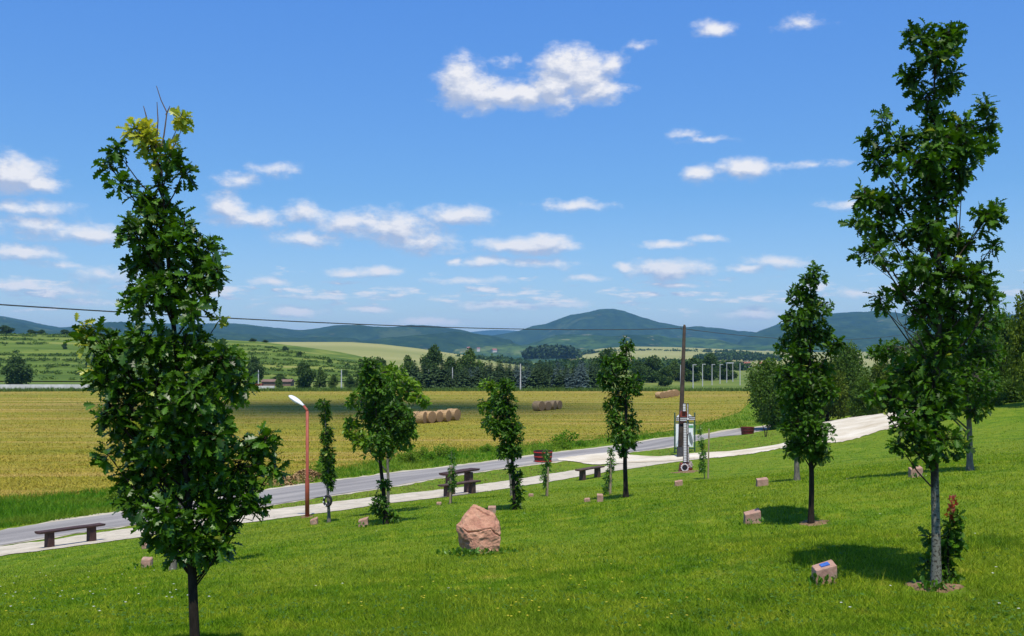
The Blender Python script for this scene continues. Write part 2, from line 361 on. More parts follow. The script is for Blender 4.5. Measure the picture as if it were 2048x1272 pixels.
# ------------------------------------------------------------------ near terrain through surveyed points
def W(px, py, Y): return ((px-CX)/F*Y, Y, (HY-py)/F*Y)
ctrl = [W(*q) for q in [
 (395,1370,7.3),(1872,1178,10.5),(1600,1100,12.9),(1540,1020,18.2),(957,1104,17),(345,1140,17.5),(0,1272,9.2),(1024,1272,9.0),(2048,1272,8.4),(0,1180,18.5),(1622,1050,16.5),
 (1940,941,22),(2048,1040,15),(1594,961,25),(1700,882,58),(1580,894,58),(1408,958,40),(1370,942,46),(1252,995,26),(1030,1020,27),(772,1048,25),(655,1045,28),
 (614,1035,35.6),(902,1007,31),(890,993,39.5),(1092,992,31),(1155,962,45.5),(0,1112,29.5),(300,1074,32),(1200,948,49),(1340,927,55),(1450,915,55.5),(2048,803,60),(1880,835,58),
 (1300,1100,15),(650,1180,13.5),(1760,859,60),(1700,836,76),(1500,1180,10.9)]]
ctrl += [(0,0,-1.6),(-6,0,-1.9),(6,0,-1.45),(0,-8,-.9),(-14,6,-2.8),(12,6,-1.5),(20,20,-1.6),(-30,20,-5.9)]
road_far = [(-300,1128),(0,1061),(240,1026),(560,977),(760,950),(960,927),(1112,906),(1335,876),(1480,858),(1560,848)]
road_near = [(-300,1170),(0,1091),(240,1054),(560,1008),(760,977),(960,943),(1112,923),(1335,895),(1480,870),(1560,857)]
RZ = -6.1
def onz(px, py, z): Y = -z*F/(py-HY); return ((px-CX)/F*Y, Y, z)
for q in road_far+road_near: ctrl.append(onz(*q, RZ))
for X in (-75, -45, -15):
    for Y in (62, 90, 130, 170, 210): ctrl.append((X, Y, -6.2))
for X in (12, 30):
    for Y in (110, 150, 190, 210): ctrl.append((X, Y, -6.2))
ctrl += [(-75,40,-6.2),(-50,45,-6.2),(34,100,-5.5),(45,85,-3.6),(60,80,-2.6),(42,66,-2.5),(50,50,-1.2),(70,100,-2),(60,140,-5),(95,120,-2.5),(95,70,0),(40,30,-.8),(80,200,-6),(120,200,-5),(-40,30,-6.1)]
C = np.array(ctrl, float)
def tps_fit(C, lam=.15):
    n_ = len(C); d = np.hypot(C[:, None, 0]-C[None, :, 0], C[:, None, 1]-C[None, :, 1])
    K = np.where(d > 0, d*d*np.log(d+1e-12), 0) + lam*np.eye(n_)
    Pm = np.c_[np.ones(n_), C[:, :2]]; A = np.zeros((n_+3, n_+3)); A[:n_, :n_] = K; A[:n_, n_:] = Pm; A[n_:, :n_] = Pm.T
    return np.linalg.solve(A, np.r_[C[:, 2], 0, 0, 0])
TW = tps_fit(C)
def H(X, Y):
    X = np.asarray(X, float); Y = np.asarray(Y, float); sh = X.shape; x = X.ravel(); y = Y.ravel(); out = np.empty(len(x))
    for i in range(0, len(x), 20000):
        xs = x[i:i+20000]; ys = y[i:i+20000]
        d = np.hypot(xs[:, None]-C[None, :, 0], ys[:, None]-C[None, :, 1])
        out[i:i+20000] = (d*d*np.log(d+1e-12)) @ TW[:-3] + TW[-3] + TW[-2]*xs + TW[-1]*ys
    f = np.clip((y-185)/25, 0, 1); f = f*f*(3-2*f)
    out = out*(1-f) + -6.2*f
    return out.reshape(sh)
def h(x, y): return float(H(np.array([x]), np.array([y]))[0])
def G(px, py, lo=5, hi=220):
    """where the sight line through a pixel meets the ground"""
    Y = np.concatenate([np.arange(lo, 60, .1), np.arange(60, hi, .4)]); X = (px-CX)/F*Y; zr = (HY-py)/F*Y; d = zr-H(X, Y)
    i = np.argmax(d <= 0)
    if d[i] > 0: i = len(Y)-1
    return Vector((X[i], Y[i], float(H(X[i:i+1], Y[i:i+1])[0])))
def at(px, Y, dz=0):
    x = (px-CX)/F*Y; return Vector((x, Y, h(x, Y)+dz))

# ground sheet
xs = np.concatenate([np.arange(-90, -40, 2), np.arange(-40, 50, .6), np.arange(50, 126, 2)])
ys = np.concatenate([np.arange(-12, 70, .6), np.arange(70, 120, 1.0), np.arange(120, 216, 3)])
XX, YY = np.meshgrid(xs, ys); ZZ = H(XX, YY)
def grid_faces(r, c):
    i = np.arange(r*c).reshape(r, c); return np.stack([i[:-1, :-1].ravel(), i[:-1, 1:].ravel(), i[1:, 1:].ravel(), i[1:, :-1].ravel()], 1)
tag(mesh_np('lawn', np.stack([XX, YY, ZZ], -1).reshape(-1, 3), grid_faces(*XX.shape), MT['lawn'], smooth=True), kind='structure')
def strip(name, near, far, mat, dz, nseg=220, ncross=7, jitter=.0, kind='structure', plane=None):
    """sheet between two pixel polylines laid on the ground"""
    near = [G(*q) if plane is None else Vector(onz(*q, plane)) for q in near]; far = [G(*q) if plane is None else Vector(onz(*q, plane)) for q in far]
    def res(pl):
        pl = np.array([(p.x, p.y) for p in pl]); s = np.r_[0, np.cumsum(np.hypot(*np.diff(pl, axis=0).T))]
        t = np.linspace(0, s[-1], nseg); return np.c_[np.interp(t, s, pl[:, 0]), np.interp(t, s, pl[:, 1])]
    a = res(near); b = res(far)
    k = np.ones(9)/9
    for q in (a, b):
        for c_ in (0, 1):
            pad = np.r_[[2*q[0, c_]-q[i, c_] for i in range(4, 0, -1)], q[:, c_], [2*q[-1, c_]-q[-1-i, c_] for i in range(1, 5)]]; q[:, c_] = np.convolve(pad, k, 'valid')
    if jitter:
        d = b-a; d /= np.linalg.norm(d, axis=1)[:, None]+1e-9
        a += d*(jitter*np.array([mnoise.noise((i*.35, 3.3, len(name))) + .6*mnoise.noise((i*1.3, 9.3, 1)) for i in range(nseg)]))[:, None]
        b += d*(jitter*np.array([mnoise.noise((i*.35, 7.7, len(name))) + .6*mnoise.noise((i*1.3, 5.3, 2)) for i in range(nseg)]))[:, None]
    t = np.linspace(0, 1, ncross)[:, None, None]; Pq = a[None]*(1-t)+b[None]*t
    Z = H(Pq[..., 0], Pq[..., 1])+dz
    return tag(mesh_np(name, np.concatenate([Pq, Z[..., None]], -1).reshape(-1, 3), grid_faces(ncross, nseg), mat, smooth=True), kind=kind)
# road with its dusty shoulders, the footpath, the sandy drive
strip('road_shoulder', [(p, q+2.0) for p, q in road_near], [(p, q-2.6) for p, q in road_far], MT['dust'], .015, jitter=.5, plane=RZ)
strip('road', road_near, road_far, MT['asphalt'], .03, plane=RZ, jitter=.12)
path_near = [(-120,1129),(0,1113),(120,1098),(240,1081),(420,1056),(560,1037),(700,1019),(770,1008),(900,994),(1060,970),(1180,950),(1260,938),(1330,927),(1400,918)]
path_far = [(-120,1108),(0,1094),(120,1078),(240,1061),(420,1036),(560,1018),(700,1001),(770,992),(900,978),(1060,955),(1180,936),(1260,926),(1330,914),(1400,907)]
strip('footpath', path_near, path_far, MT['gravel'], .02, jitter=.22)
strip('gravel_junction', [(1118,921.5),(1155,925),(1178,930),(1215,930),(1250,927),(1300,925),(1350,922),(1390,917)], [(1114,919),(1150,914),(1190,909),(1240,905),(1262,911),(1320,915),(1390,907.5)], MT['sand'], .04, nseg=80, jitter=.2)
strip('gravel_track', [(1380,919),(1450,915),(1520,906),(1580,894),(1640,888),(1700,881),(1760,862),(1830,846)], [(1380,908),(1450,904),(1520,897),(1580,884),(1640,861),(1690,836),(1760,825),(1830,822)], MT['sand'], .03, jitter=.7, nseg=120, ncross=12)
# hay field
fb = [(-400,1040),(0,1000),(240,984),(560,958),(700,936),(800,915),(900,905),(1000,896),(1100,886),(1214,876),(1341,861),(1420,842),(1480,823),(1500,806)]
def field():
    pxs = np.linspace(-400, 1500, 300); yb = np.interp(pxs, [q[0] for q in fb], [q[1] for q in fb])
    Yn = 6.2*F/(yb-HY); Yn += np.array([1.2*mnoise.noise((p*.02, 0, 0))+.8*mnoise.noise((p*.09, 4, 0)) for p in pxs])
    Yf = np.interp(pxs, [-400, 1250, 1500], [200, 202, 196]); t = np.linspace(0, 1, 60)[:, None]**1.6
    Y = Yn[None]*(1-t)+Yf[None]*t; X = (pxs[None]-CX)/F*Y; Z = H(X, Y)+.04
    tag(mesh_np('hay_field', np.stack([X, Y, Z], -1).reshape(-1, 3), grid_faces(*X.shape), MT['field'], smooth=True), kind='structure')
field()
# ------------------------------------------------------------------ far land
def vnoise(X, Y, s, seed=0, oct=4):
    """cheap value noise"""
    r = np.random.default_rng(seed); T = r.random((256, 256)); out = np.zeros_like(X, float); a = 1; tot = 0
    for o in range(oct):
        x = X*s*(2**o)+seed*17.3; y = Y*s*(2**o)+seed*7.1; xi = np.floor(x).astype(int); yi = np.floor(y).astype(int); fx = x-xi; fy = y-yi
        fx = fx*fx*(3-2*fx); fy = fy*fy*(3-2*fy); g_ = lambda i, j: T[i % 256, j % 256]
        out += a*((g_(xi, yi)*(1-fx)+g_(xi+1, yi)*fx)*(1-fy)+(g_(xi, yi+1)*(1-fx)+g_(xi+1, yi+1)*fx)*fy); tot += a; a *= .5
    return out/tot-.5
def hill(name, prof, Y0, Yr, Yb, mat, z0=-6.3, amp=0, ns=.01, cols=300, rows=60, seed=1, power=1.0, zback=None, rid=0, terr=0, dz=0, ystep=1.0):
    """land rising from Y0 to a ridge at Yr whose skyline passes the given pixels, falling behind to Yb"""
    pxs = np.linspace(prof[0][0], prof[-1][0], cols); sy = np.interp(pxs, [p[0] for p in prof], [p[1] for p in prof])
    k = np.ones(7)/7; sy = np.convolve(np.pad(sy, 3, 'edge'), k, 'valid'); a = (pxs-CX)/F; zr = (HY-sy)/F*Yr
    nf = int(rows*.75); Yc = np.r_[np.linspace(Y0, Yr, nf), np.linspace(Yr, Yb, rows-nf+1)[1:]]
    t = np.clip((Yc-Y0)/(Yr-Y0), 0, 1)**power; s = t*t*(3-2*t)*.5+t*.5
    back = np.clip((Yc-Yr)/(Yb-Yr), 0, 1); s = np.where(Yc > Yr, 1-back**1.3, s)
    X = a[None]*Yc[:, None]; Yg = np.repeat(Yc[:, None], cols, 1)
    Z = z0+(zr[None]-z0)*s[:, None]
    bell = (s*(1-s)*4)[:, None]
    n_ = vnoise(X, Yg, ns, seed)
    if rid: n_ = n_*.4 - np.abs(vnoise(X, Yg, ns*.8, seed+3))*rid + .2
    Z += amp*n_*(bell*.9+.0)
    if amp: Z += amp*.05*vnoise(X, Yg, ns*8, seed+9)*(s[:, None] > .2)
    if terr: Z = np.where(s[:, None] < .999, Z + .35*np.sin(Z*2*math.pi/terr)*terr/6.28*bell, Z)
    # drop the side edges underground
    e = np.minimum(np.arange(cols), np.arange(cols)[::-1])/(cols*.03); e = np.clip(e, 0, 1)[None]
    Z = z0-1+(Z-z0+1)*e if name not in ('mountains',) else Z
    o = mesh_np(name, np.stack([X, Yg, Z+dz], -1).reshape(-1, 3), grid_faces(*X.shape), mat, smooth=True)
    tag(o, kind='structure'); return o, (pxs, Yc, Z+dz)
tag(mesh_np('valley_floor', np.array([[-9000, 190, -6.6], [9000, 190, -6.6], [22000, 20000, -12], [-22000, 20000, -12]]), np.array([[0, 1, 2, 3]]), MT['meadow']), kind='structure')
LH = hill('scrub_hillside', [(-700,640),(-300,655),(0,667),(200,670),(430,679),(520,683),(600,693),(680,704),(720,712),(780,732),(850,748)], 300, 520, 760, MT['hillside'], amp=2.5, ns=.02, cols=400, rows=130, seed=3, terr=2.6)[1]
hill('pale_crop_hill', [(380,700),(470,688),(560,684),(700,684),(760,688),(830,696),(900,706),(960,714),(1010,722),(1060,730)], 560, 1150, 1700, MT['crop'], z0=-7, amp=4, ns=.004, seed=5)
VC = hill('valley_crop_field', [(1120,716),(1160,705),(1200,697),(1260,693),(1340,694),(1420,697),(1500,701),(1600,704),(1700,704),(1900,700)], 900, 2400, 3200, MT['crop'], z0=-8, amp=6, ns=.002, seed=8)[1]
FH = hill('wooded_foothill', [(880,712),(960,706),(1010,697),(1060,688),(1120,676),(1180,672),(1260,676),(1330,683),(1400,688),(1460,693),(1560,700),(1900,700)], 2300, 4300, 5200, MT['foothill'], z0=-9, amp=170, ns=.0019, seed=11, rid=1.2, cols=400, rows=120)[1]
hill('wooded_ridge', [(-900,640),(-400,630),(-150,628),(0,634),(60,644),(130,656),(170,650),(210,646),(300,648),(400,650),(480,651),(560,657),(600,661),(640,656),(680,650),(710,651),(740,657),(790,654),(820,650),(870,651),(910,660),(950,670),(1010,684),(1080,700)], 2600, 5200, 6500, MT['forest'], z0=-9, amp=300, ns=.0013, seed=13, rid=1.4, cols=500, rows=120)
hill('main_mountain', [(820,705),(900,690),(960,678),(1030,668),(1080,656),(1120,642),(1160,631),(1200,624),(1225,622),(1250,628),(1290,643),(1330,656),(1370,662),(1400,659),(1440,662),(1480,667),(1540,672),(1640,680),(1760,690)], 3300, 6000, 7600, MT['forest'], z0=-9, amp=330, ns=.0013, seed=17, rid=1.4, cols=500, rows=140)
hill('right_mountain', [(1440,690),(1490,675),(1530,660),(1570,645),(1620,634),(1680,628),(1730,627),(1780,632),(1850,640),(1950,640),(2100,632),(2500,640),(2900,660)], 3000, 5600, 7000, MT['forest'], z0=-9, amp=300, ns=.0013, seed=19, rid=1.3, cols=400, rows=120)
hill('blue_distant_ridge', [(820,680),(900,668),(940,664),(980,660),(1010,660),(1060,664),(1100,668),(1300,672),(1430,668),(1480,665),(1520,664),(1600,670),(1800,680)], 8000, 10500, 12500, MT['forest'], z0=-9, amp=120, ns=.0008, seed=23, cols=260, rows=50)

# ------------------------------------------------------------------ haze (real air)
def haze():
    m_ = bpy.data.materials.new('haze_air'); m_.use_nodes = True; t = m_.node_tree; t.nodes.clear()
    o = t.nodes.new('ShaderNodeOutputMaterial'); v = t.nodes.new('ShaderNodeVolumePrincipled')
    v.inputs['Color'].default_value = (.26, .60, 1.0, 1); v.inputs['Density'].default_value = HAZE_D; v.inputs['Anisotropy'].default_value = 0.0
    t.links.new(v.outputs[0], o.inputs['Volume'])
    b = MB(); b.box((0, 6490, 193), (32000, 13060, 420)); ob = b.build('haze', m_); tag(ob, kind='stuff')
HAZE_D = 8.2e-5
haze()

# ------------------------------------------------------------------ the small fair-weather cloud that shades the middle of the hay field
def near_cloud():
    zc = 3000.0; c = Vector((-20, 124, 0))+Vector((SUNV.x, SUNV.y, SUNV.z))*(zc/SUNV.z); bm = bmesh.new(); r = random.Random(4)
    for i in range(26):
        a = r.random()*6.28; q = r.random()**.5; m_ = Matrix.Translation(c+Vector((30*q*math.cos(a), 15*q*math.sin(a), r.uniform(0, 7)))) @ Matrix.Diagonal((r.uniform(7, 13), r.uniform(5, 9), r.uniform(4, 7), 1))
        bmesh.ops.create_icosphere(bm, subdivisions=3, radius=1, matrix=m_)
    for v in bm.verts: v.co += v.normal*1.6*mnoise.fractal(v.co*.12, 1, 2, 4)
    me = bpy.data.meshes.new('cloud'); bm.to_mesh(me); bm.free()
    n = NT('cloud_white'); n.base((.9, .9, .92), 1, 0); tr = n.N.new('ShaderNodeBsdfTranslucent'); mx = n.N.new('ShaderNodeMixShader'); mx.inputs[0].default_value = .5
    n.L.new(n.p.outputs[0], mx.inputs[1]); n.L.new(tr.outputs[0], mx.inputs[2]); n.L.new(mx.outputs[0], n.out.inputs[0]); me.materials.append(n.m)
    for p_ in me.polygons: p_.use_smooth = True
    o = bpy.data.objects.new('cloud', me); COL.objects.link(o); tag(o, kind='structure')
near_cloud()
# ------------------------------------------------------------------ leaves
def leaf_template(kind):
    if kind == 'oak':      # lobed oak leaf
        st = [(.0, .012, 0), (.12, .05, 0), (.24, .17, .05), (.30, .075, 0), (.44, .28, .06), (.52, .11, 0), (.68, .34, .05), (.74, .14, 0), (.88, .22, .04), (.92, .10, 0), (1.0, .02, 0)]
    elif kind == 'oak_lo':
        st = [(.0, .01, 0), (.28, .20, .03), (.40, .09, 0), (.62, .33, .04), (.72, .14, 0), (1.0, .08, 0)]
    elif kind == 'oval':
        st = [(.0, .02, 0), (.35, .28, 0), (.75, .24, 0), (1.0, .03, 0)]
    else:                  # clump quad
        st = [(.0, .20, 0), (.5, .42, 0), (1.0, .12, 0)]
    V = []
    for t, w, f in st:
        droop = -.22*t*t
        V += [(t, 0, droop), (t+f, w, droop+w*.28), (t+f, -w, droop+w*.28)]
    Fq = []
    for i in range(len(st)-1):
        a = 3*i; b = 3*(i+1); Fq += [(a, b, b+1, a+1), (a+2, b+2, b, a)]
    return np.array(V), np.array(Fq)
TPL = {k: leaf_template(k) for k in ('oak', 'oak_lo', 'oval', 'clump')}
def unit(v): return v/(np.linalg.norm(v, axis=-1, keepdims=True)+1e-9)
def leaves(name, P, A, Nn, S, kind, mat, parent, tint=None):
    T, Fq = TPL[kind]; A = unit(A); Nn = unit(Nn-A*(Nn*A).sum(1, keepdims=True)); B = np.cross(Nn, A)
    bend = .6+.9*rng.random((len(P), 1, 1))
    V = P[:, None]+S[:, None, None]*(T[None, :, 0:1]*A[:, None]+T[None, :, 1:2]*B[:, None]+T[None, :, 2:3]*bend*Nn[:, None])
    Fa = (Fq[None]+(np.arange(len(P))*len(T))[:, None, None]).reshape(-1, 4)
    if tint is None: tint = rng.random(len(P))
    return mesh_np(name, V.reshape(-1, 3), Fa, mat, parent, smooth=False, tint=np.repeat(tint, len(T)))

DENS = 2.0
def oak(name, basepx, Y, top, blobs, label, cat='tree', group=None, leaf=.12, kind='oak', mat='oak', bark='bark', r0=.045, dens=7.0, per=7, lean=None,
        depth=.8, yellow=None, basal=None, twigs=None, tintshift=0, shade=1.0, twigr=.004, yspread=None, crooked=.03, grow=1.0):
    """tree whose crown fills the given clusters (px, py, rx, ry); each cluster hangs on a limb of its own"""
    base = at(basepx, Y, -.03); pm = Y/F
    root = empty(name, base, label, cat, group)
    loc = lambda px, py, dy=0: Vector(((px-CX)/F*Y-base.x, dy, (HY-py)/F*Y-base.z))
    tx, ty = top; ptop = loc(tx, ty); k = 14; trunk = []
    sd = random.random()*50
    for i in range(k+1):
        t = i/k; p = Vector((ptop.x*t**1.2, 0, ptop.z*t)); p.x += crooked*ptop.z*.35*mnoise.noise((t*3, sd, 0))*min(1, t*5); p.y += crooked*ptop.z*.35*mnoise.noise((sd, t*3, 0))*min(1, t*5); trunk.append(p)
    rad = [r0*(1.35 if i == 0 else 1)*(1-.93*(i/k)**1.1)+.002 for i in range(k+1)]
    mb = MB(); mb.tube([trunk[0]-Vector((0, 0, .1))]+trunk, [rad[0]*1.1]+rad, 10)
    def trunk_at(z):
        t = max(0, min(.999, z/ptop.z)); i = int(t*k); f = t*k-i; return trunk[i].lerp(trunk[i+1], f), rad[i]*(1-f)+rad[i+1]*f
    P = []; A = []; TI = []
    YP = []; YA = []; YT = []
    tw = MB()
    def do_blob(b, PP, AA, TT):
        px, py, rx, ry = b[:4]; rx *= grow; ry *= grow; dy = (random.random()-.5)*2*depth*(rx*pm) if len(b) < 5 else b[4]
        c = loc(px, py, dy); rx *= pm; ry *= pm; rr = max(rx, ry)
        hd = math.hypot(c.x-trunk_at(c.z)[0].x, c.y)
        za = max(ptop.z*.04, c.z-ry*.6-hd*1.0-.05); pa, ra = trunk_at(min(za, ptop.z*.97))
        mid = pa.lerp(c, .5)+Vector((0, 0, -.12*hd))+Vector((random.uniform(-.04, .04), random.uniform(-.04, .04), 0))*hd
        rl = min(ra*.75, r0*.16+.011*rr*2)
        cend = c+Vector((0, 0, ry*.5))
        mb.tube([pa, mid, c, cend], [rl, rl*.75, rl*.45, .003], 5)
        nt = max(3, int(dens*rx*ry/(leaf*leaf)*DENS))
        for _ in range(nt):
            d = Vector((random.gauss(0, 1), random.gauss(0, 1), random.gauss(0, 1))).normalized()*(random.random()**.42)
            q = c+Vector((d.x*rx, d.y*max(rx, .6*rr), d.z*ry))
            src = c.lerp(cend, random.random()*.8) if random.random() < .8 else mid.lerp(c, random.random())
            dr = (q-src); dr = dr.normalized() if dr.length > 1e-4 else Vector((0, 0, 1))
            dr = (dr+Vector((0, 0, .35))).normalized()
            tw.tube([src, src.lerp(q, .55)+Vector((0, 0, -.02*rr)), q], [twigr, twigr*.7, twigr*.4], 3, cap=False)
            nl = max(3, int(random.gauss(per, 1.2))); ct = random.random()
            u = dr.orthogonal().normalized(); w = dr.cross(u); ph = random.random()*6.28
            for j in range(nl):
                a = ph+j*2.4; rdl = u*math.cos(a)+w*math.sin(a)
                ax = rdl*random.uniform(.7, 1.1)+dr*random.uniform(.15, .8)
                PP.append(q-dr*random.random()*leaf*.7+rdl*.01); AA.append(ax); TT.append(min(1, max(0, ct*.45+random.random()*.5+tintshift)))
    for b in blobs: do_blob(b, P, A, TI)
    for b in (basal or []): do_blob(b, P, A, TI)
    dens *= 1.7
    for b in (yellow or []): do_blob(b, YP, YA, YT)
    off = len(mb.v); mb.v += tw.v
    for k2, fl in tw.f.items(): mb.f.setdefault(k2, []).extend([tuple(i+off for i in f_) for f_ in fl])
    mb.build('trunk', MT[bark], root, smooth=True)
    def mk(nm, P, A, T, m_):
        P = np.array([tuple(p) for p in P]); A = np.array([tuple(a) for a in A]); T = np.array(T)
        A[:, 2] += -.10+rng.normal(0, .18, len(A))
        Nn = np.array([[0, 0, 1.0]])+rng.normal(0, .55, (len(A), 3)); S = leaf*(.45+.85*rng.random(len(P))**.8)*(.80 if nm == 'yellow_leaves' else 1)
        T = np.where(rng.random(len(T)) > .992, .995, T*.95)
        leaves(nm, P, A, Nn, S, kind, m_, root, T)
    mk('crown', P, A, TI, MT[mat])
    if YP: mk('yellow_leaves', YP, YA, YT, MT['yellow'])
    if twigs:
        for pl in twigs:
            pts = [loc(*q) for q in pl]; MB().tube(pts, list(np.linspace(.007, .0025, len(pts))), 4).build('dead_branch', MT['twig'], root)
    return root

# nearest oak on the left
oak('oak_tree', 395, 7.3, (318, 290), [
 (236,302,20,22),(218,332,24,14),(246,366,22,14),(348,318,26,22),(318,372,18,18),(368,348,20,22),(288,394,28,24),(312,432,48,36),(278,470,42,34),(372,452,24,24),
 (340,492,56,42),(412,500,32,34),(282,530,44,44),(384,558,52,46),(440,548,26,24),(285,600,44,36),(402,618,42,28),(335,585,50,42),
 (182,662,32,22),(225,700,48,36),(300,690,55,42),(380,700,60,45),(450,725,46,40),(228,762,46,42),(310,775,66,56),(400,790,65,56),(474,765,26,30),
 (225,815,40,32),(250,862,50,46),(335,862,70,60),(430,872,56,54),(530,884,24,28),(505,900,30,24),(222,908,28,20),(295,935,62,52),(385,950,66,56),(475,940,56,46),(545,935,24,22),
 (268,1008,40,30),(340,1022,56,42),(420,1025,52,44),(488,990,36,34),(325,1072,34,24),(395,1082,40,32),(458,1050,26,24),(425,1105,30,16),(450,1085,24,18),(360,1095,30,18),(500,1010,30,24),(250,960,34,28)],
 'tallest near oak on the left with bright yellow leaves at its top', group='young oaks planted on the lawn', leaf=.094, mat='oak_near', r0=.036, dens=5.3, per=6, grow=1.02,
 yellow=[(268,258,26,14),(298,290,24,24),(296,256,12,16),(306,318,18,14),(363,236,15,24),(346,288,7,8),(285,276,18,14),(166,650,7,8),(172,684,9,10),(186,738,8,9),(212,815,8,8),(438,640,6,6)],
 twigs=[[(315,330),(328,270),(334,225),(322,200),(313,172)],[(332,230),(340,212)],[(312,300),(316,240),(314,204)],[(304,290),(292,230),(287,212)],[(312,330),(345,300),(362,262)]])
# tall oak on the right
oak('oak_tree', 1872, 10.5, (1868, 60), [
 (1840,68,28,30),(1895,72,28,30),(1868,112,46,34),(1832,150,32,26),(1902,150,32,32),(1862,192,38,26),(1970,215,18,26),(1975,252,16,26),(1962,290,22,22),(1925,252,34,24),(1880,242,38,30),(1766,240,16,22),(1745,276,20,18),
 (1800,278,42,24),(1860,290,56,34),(1930,295,36,26),(1762,318,32,28),(1830,340,56,38),(1908,335,52,36),(1732,388,30,30),(1790,400,50,34),(1868,400,54,38),(1965,438,34,30),(1990,412,14,16),
 (1712,446,30,18),(1770,458,38,30),(1840,468,52,42),(1910,485,50,42),(1982,492,18,18),(1740,508,40,22),(1818,535,46,38),(1900,555,60,46),(1972,560,30,36),(1795,582,22,20),(1766,602,24,26),
 (1850,612,48,42),(1928,630,54,46),(1980,606,22,26),(1878,690,46,40),(1820,742,40,28),(1872,762,56,40),(1790,792,44,34),(1745,795,18,20),(1850,820,54,40),(1895,800,30,36),(1815,852,38,26),(1868,878,50,34),(1798,888,26,18),(1855,905,36,18)],
 'tallest oak on the right with grey lichen on its lower trunk', group='young oaks planted on the lawn', leaf=.108, bark='bark_lichen', r0=.046, dens=5.0, per=6, twigr=.005,
 twigs=[[(1915,480),(1912,420),(1918,360),(1921,340)],[(1918,470),(1922,400),(1925,355)],[(1850,700),(1836,670),(1800,650),(1775,625),(1758,615)],[(1840,690),(1815,665),(1796,640),(1790,620)],[(1848,660),(1850,630),(1846,590)],[(1825,690),(1810,660),(1812,632)]])
GO = 'young oaks planted on the lawn'
oak('oak_tree', 1622, 16.5, (1620, 560), [
 (1624,552,26,22),(1606,586,32,22),(1625,618,42,28),(1580,640,32,18),(1632,664,48,32),(1666,690,20,24),(1588,694,42,30),(1625,735,54,34),(1578,756,40,30),(1640,785,34,34),(1600,800,44,34),(1592,848,42,30),(1626,868,36,30),(1600,896,34,24),(1638,908,26,22)],
 'dark oak left of the tallest right oak, standing in bare reddish soil', group=GO, leaf=.105, kind='oak', r0=.046, dens=5.2, per=6, twigr=.005)
oak('oak_tree', 1594, 25, (1592, 740), [(1590,760,26,24),(1592,800,34,30),(1595,845,34,30),(1590,885,22,18)],
 'slim grey-trunked oak half hidden right behind the darker oak in bare soil', group=GO, leaf=.14, kind='oak_lo', bark='bark_grey', r0=.07, dens=4.5, per=6, twigr=.008)
oak('oak_tree', 1940, 22, (1925, 640), [(1790,702,46,26),(1755,708,22,14),(1962,642,40,30),(1972,705,42,38),(1930,760,56,44),(1982,765,26,34),(1935,815,36,22),(1880,715,54,44),(1840,750,50,40),(1905,665,40,34)],
 'broad dark oak with pale bare trunk behind the tallest right oak', group=GO, leaf=.14, kind='oak_lo', bark='bark_grey', r0=.07, dens=5.0, per=6, twigr=.008, mat='oak')
oak('oak_tree', 1252, 26, (1254, 690), [(1255,692,16,20),(1210,722,10,16),(1240,725,24,22),(1222,758,26,26),(1262,768,24,28),(1240,806,34,30),(1228,842,20,22),(1266,845,16,22),(1240,872,30,20),(1262,880,16,18),(1245,900,20,10)],
 'airy dark oak beside the bench in the middle of the lawn', group=GO, leaf=.14, kind='oak_lo', r0=.065, dens=4.6, per=6, twigr=.008)
oak('oak_tree', 1030, 27, (1012, 770), [(1012,774,14,18),(1006,808,26,26),(1003,848,34,30),(1026,866,22,30),(1018,900,26,18)],
 'oak with leafy shoots along its lower trunk, behind the boulder', group=GO, leaf=.14, kind='oak_lo', r0=.055, grow=1.08, dens=5.4, per=6, twigr=.008,
 basal=[(1022,938,9,14),(1035,960,8,20),(1035,992,9,24),(1030,1010,12,10)])
oak('oak_tree', 772, 25, (742, 730), [(740,738,16,24),(752,775,34,32),(752,826,44,38),(790,846,38,42),(766,888,40,24)],
 'round-crowned oak with leafy tufts at the foot of its trunk', group=GO, leaf=.14, kind='oak_lo', r0=.06, grow=1.12, dens=5.6, per=6, twigr=.008,
 basal=[(768,968,12,12),(760,1008,17,20),(782,1034,16,10)])
oak('oak_tree', 658, 28, (650, 805), [(645,808,16,9),(650,836,10,20),(654,872,14,24),(657,915,17,26),(656,952,17,18),(662,972,9,9)],
 'narrow column-shaped tree beside the red street lamp', group=GO, leaf=.12, kind='oak_lo', bark='bark_grey', r0=.045, dens=6.5, per=6, twigr=.006)
# feathery locusts behind
GL = 'light feathery trees standing behind the oaks'
oak('locust_tree', 775, 29, (774, 740), [(775,748,44,22),(808,778,34,30),(836,794,20,16),(722,800,30,20),(704,852,20,28),(728,880,28,26),(812,862,26,38),(850,805,12,10),(770,820,40,40)],
 'light green feathery tree right behind the round-crowned oak', group=GL, leaf=.15, kind='oval', mat='locust', bark='bark_grey', r0=.05, dens=3.2, per=7, twigr=.006)
oak('locust_tree', 1024, 33, (990, 765), [(975,772,20,16),(972,812,16,20),(990,800,14,22),(978,848,14,16)],
 'pale feathery treetop left behind the oak with leafy lower shoots', group=GL, leaf=.15, kind='oval', mat='locust', bark='bark_grey', r0=.05, dens=3.2, per=7, twigr=.006)
oak('locust_tree', 345, 17.5, (430, 720), [(462,722,30,32),(478,796,26,16),(440,770,36,30),(410,820,44,40),(380,900,40,40),(350,980,30,40),(365,860,30,40)],
 'feathery tree with speckled grey trunk behind the tallest left oak', group=GL, leaf=.11, kind='oval', mat='locust', bark='bark_grey', r0=.055, dens=3.0, per=6, twigr=.005)
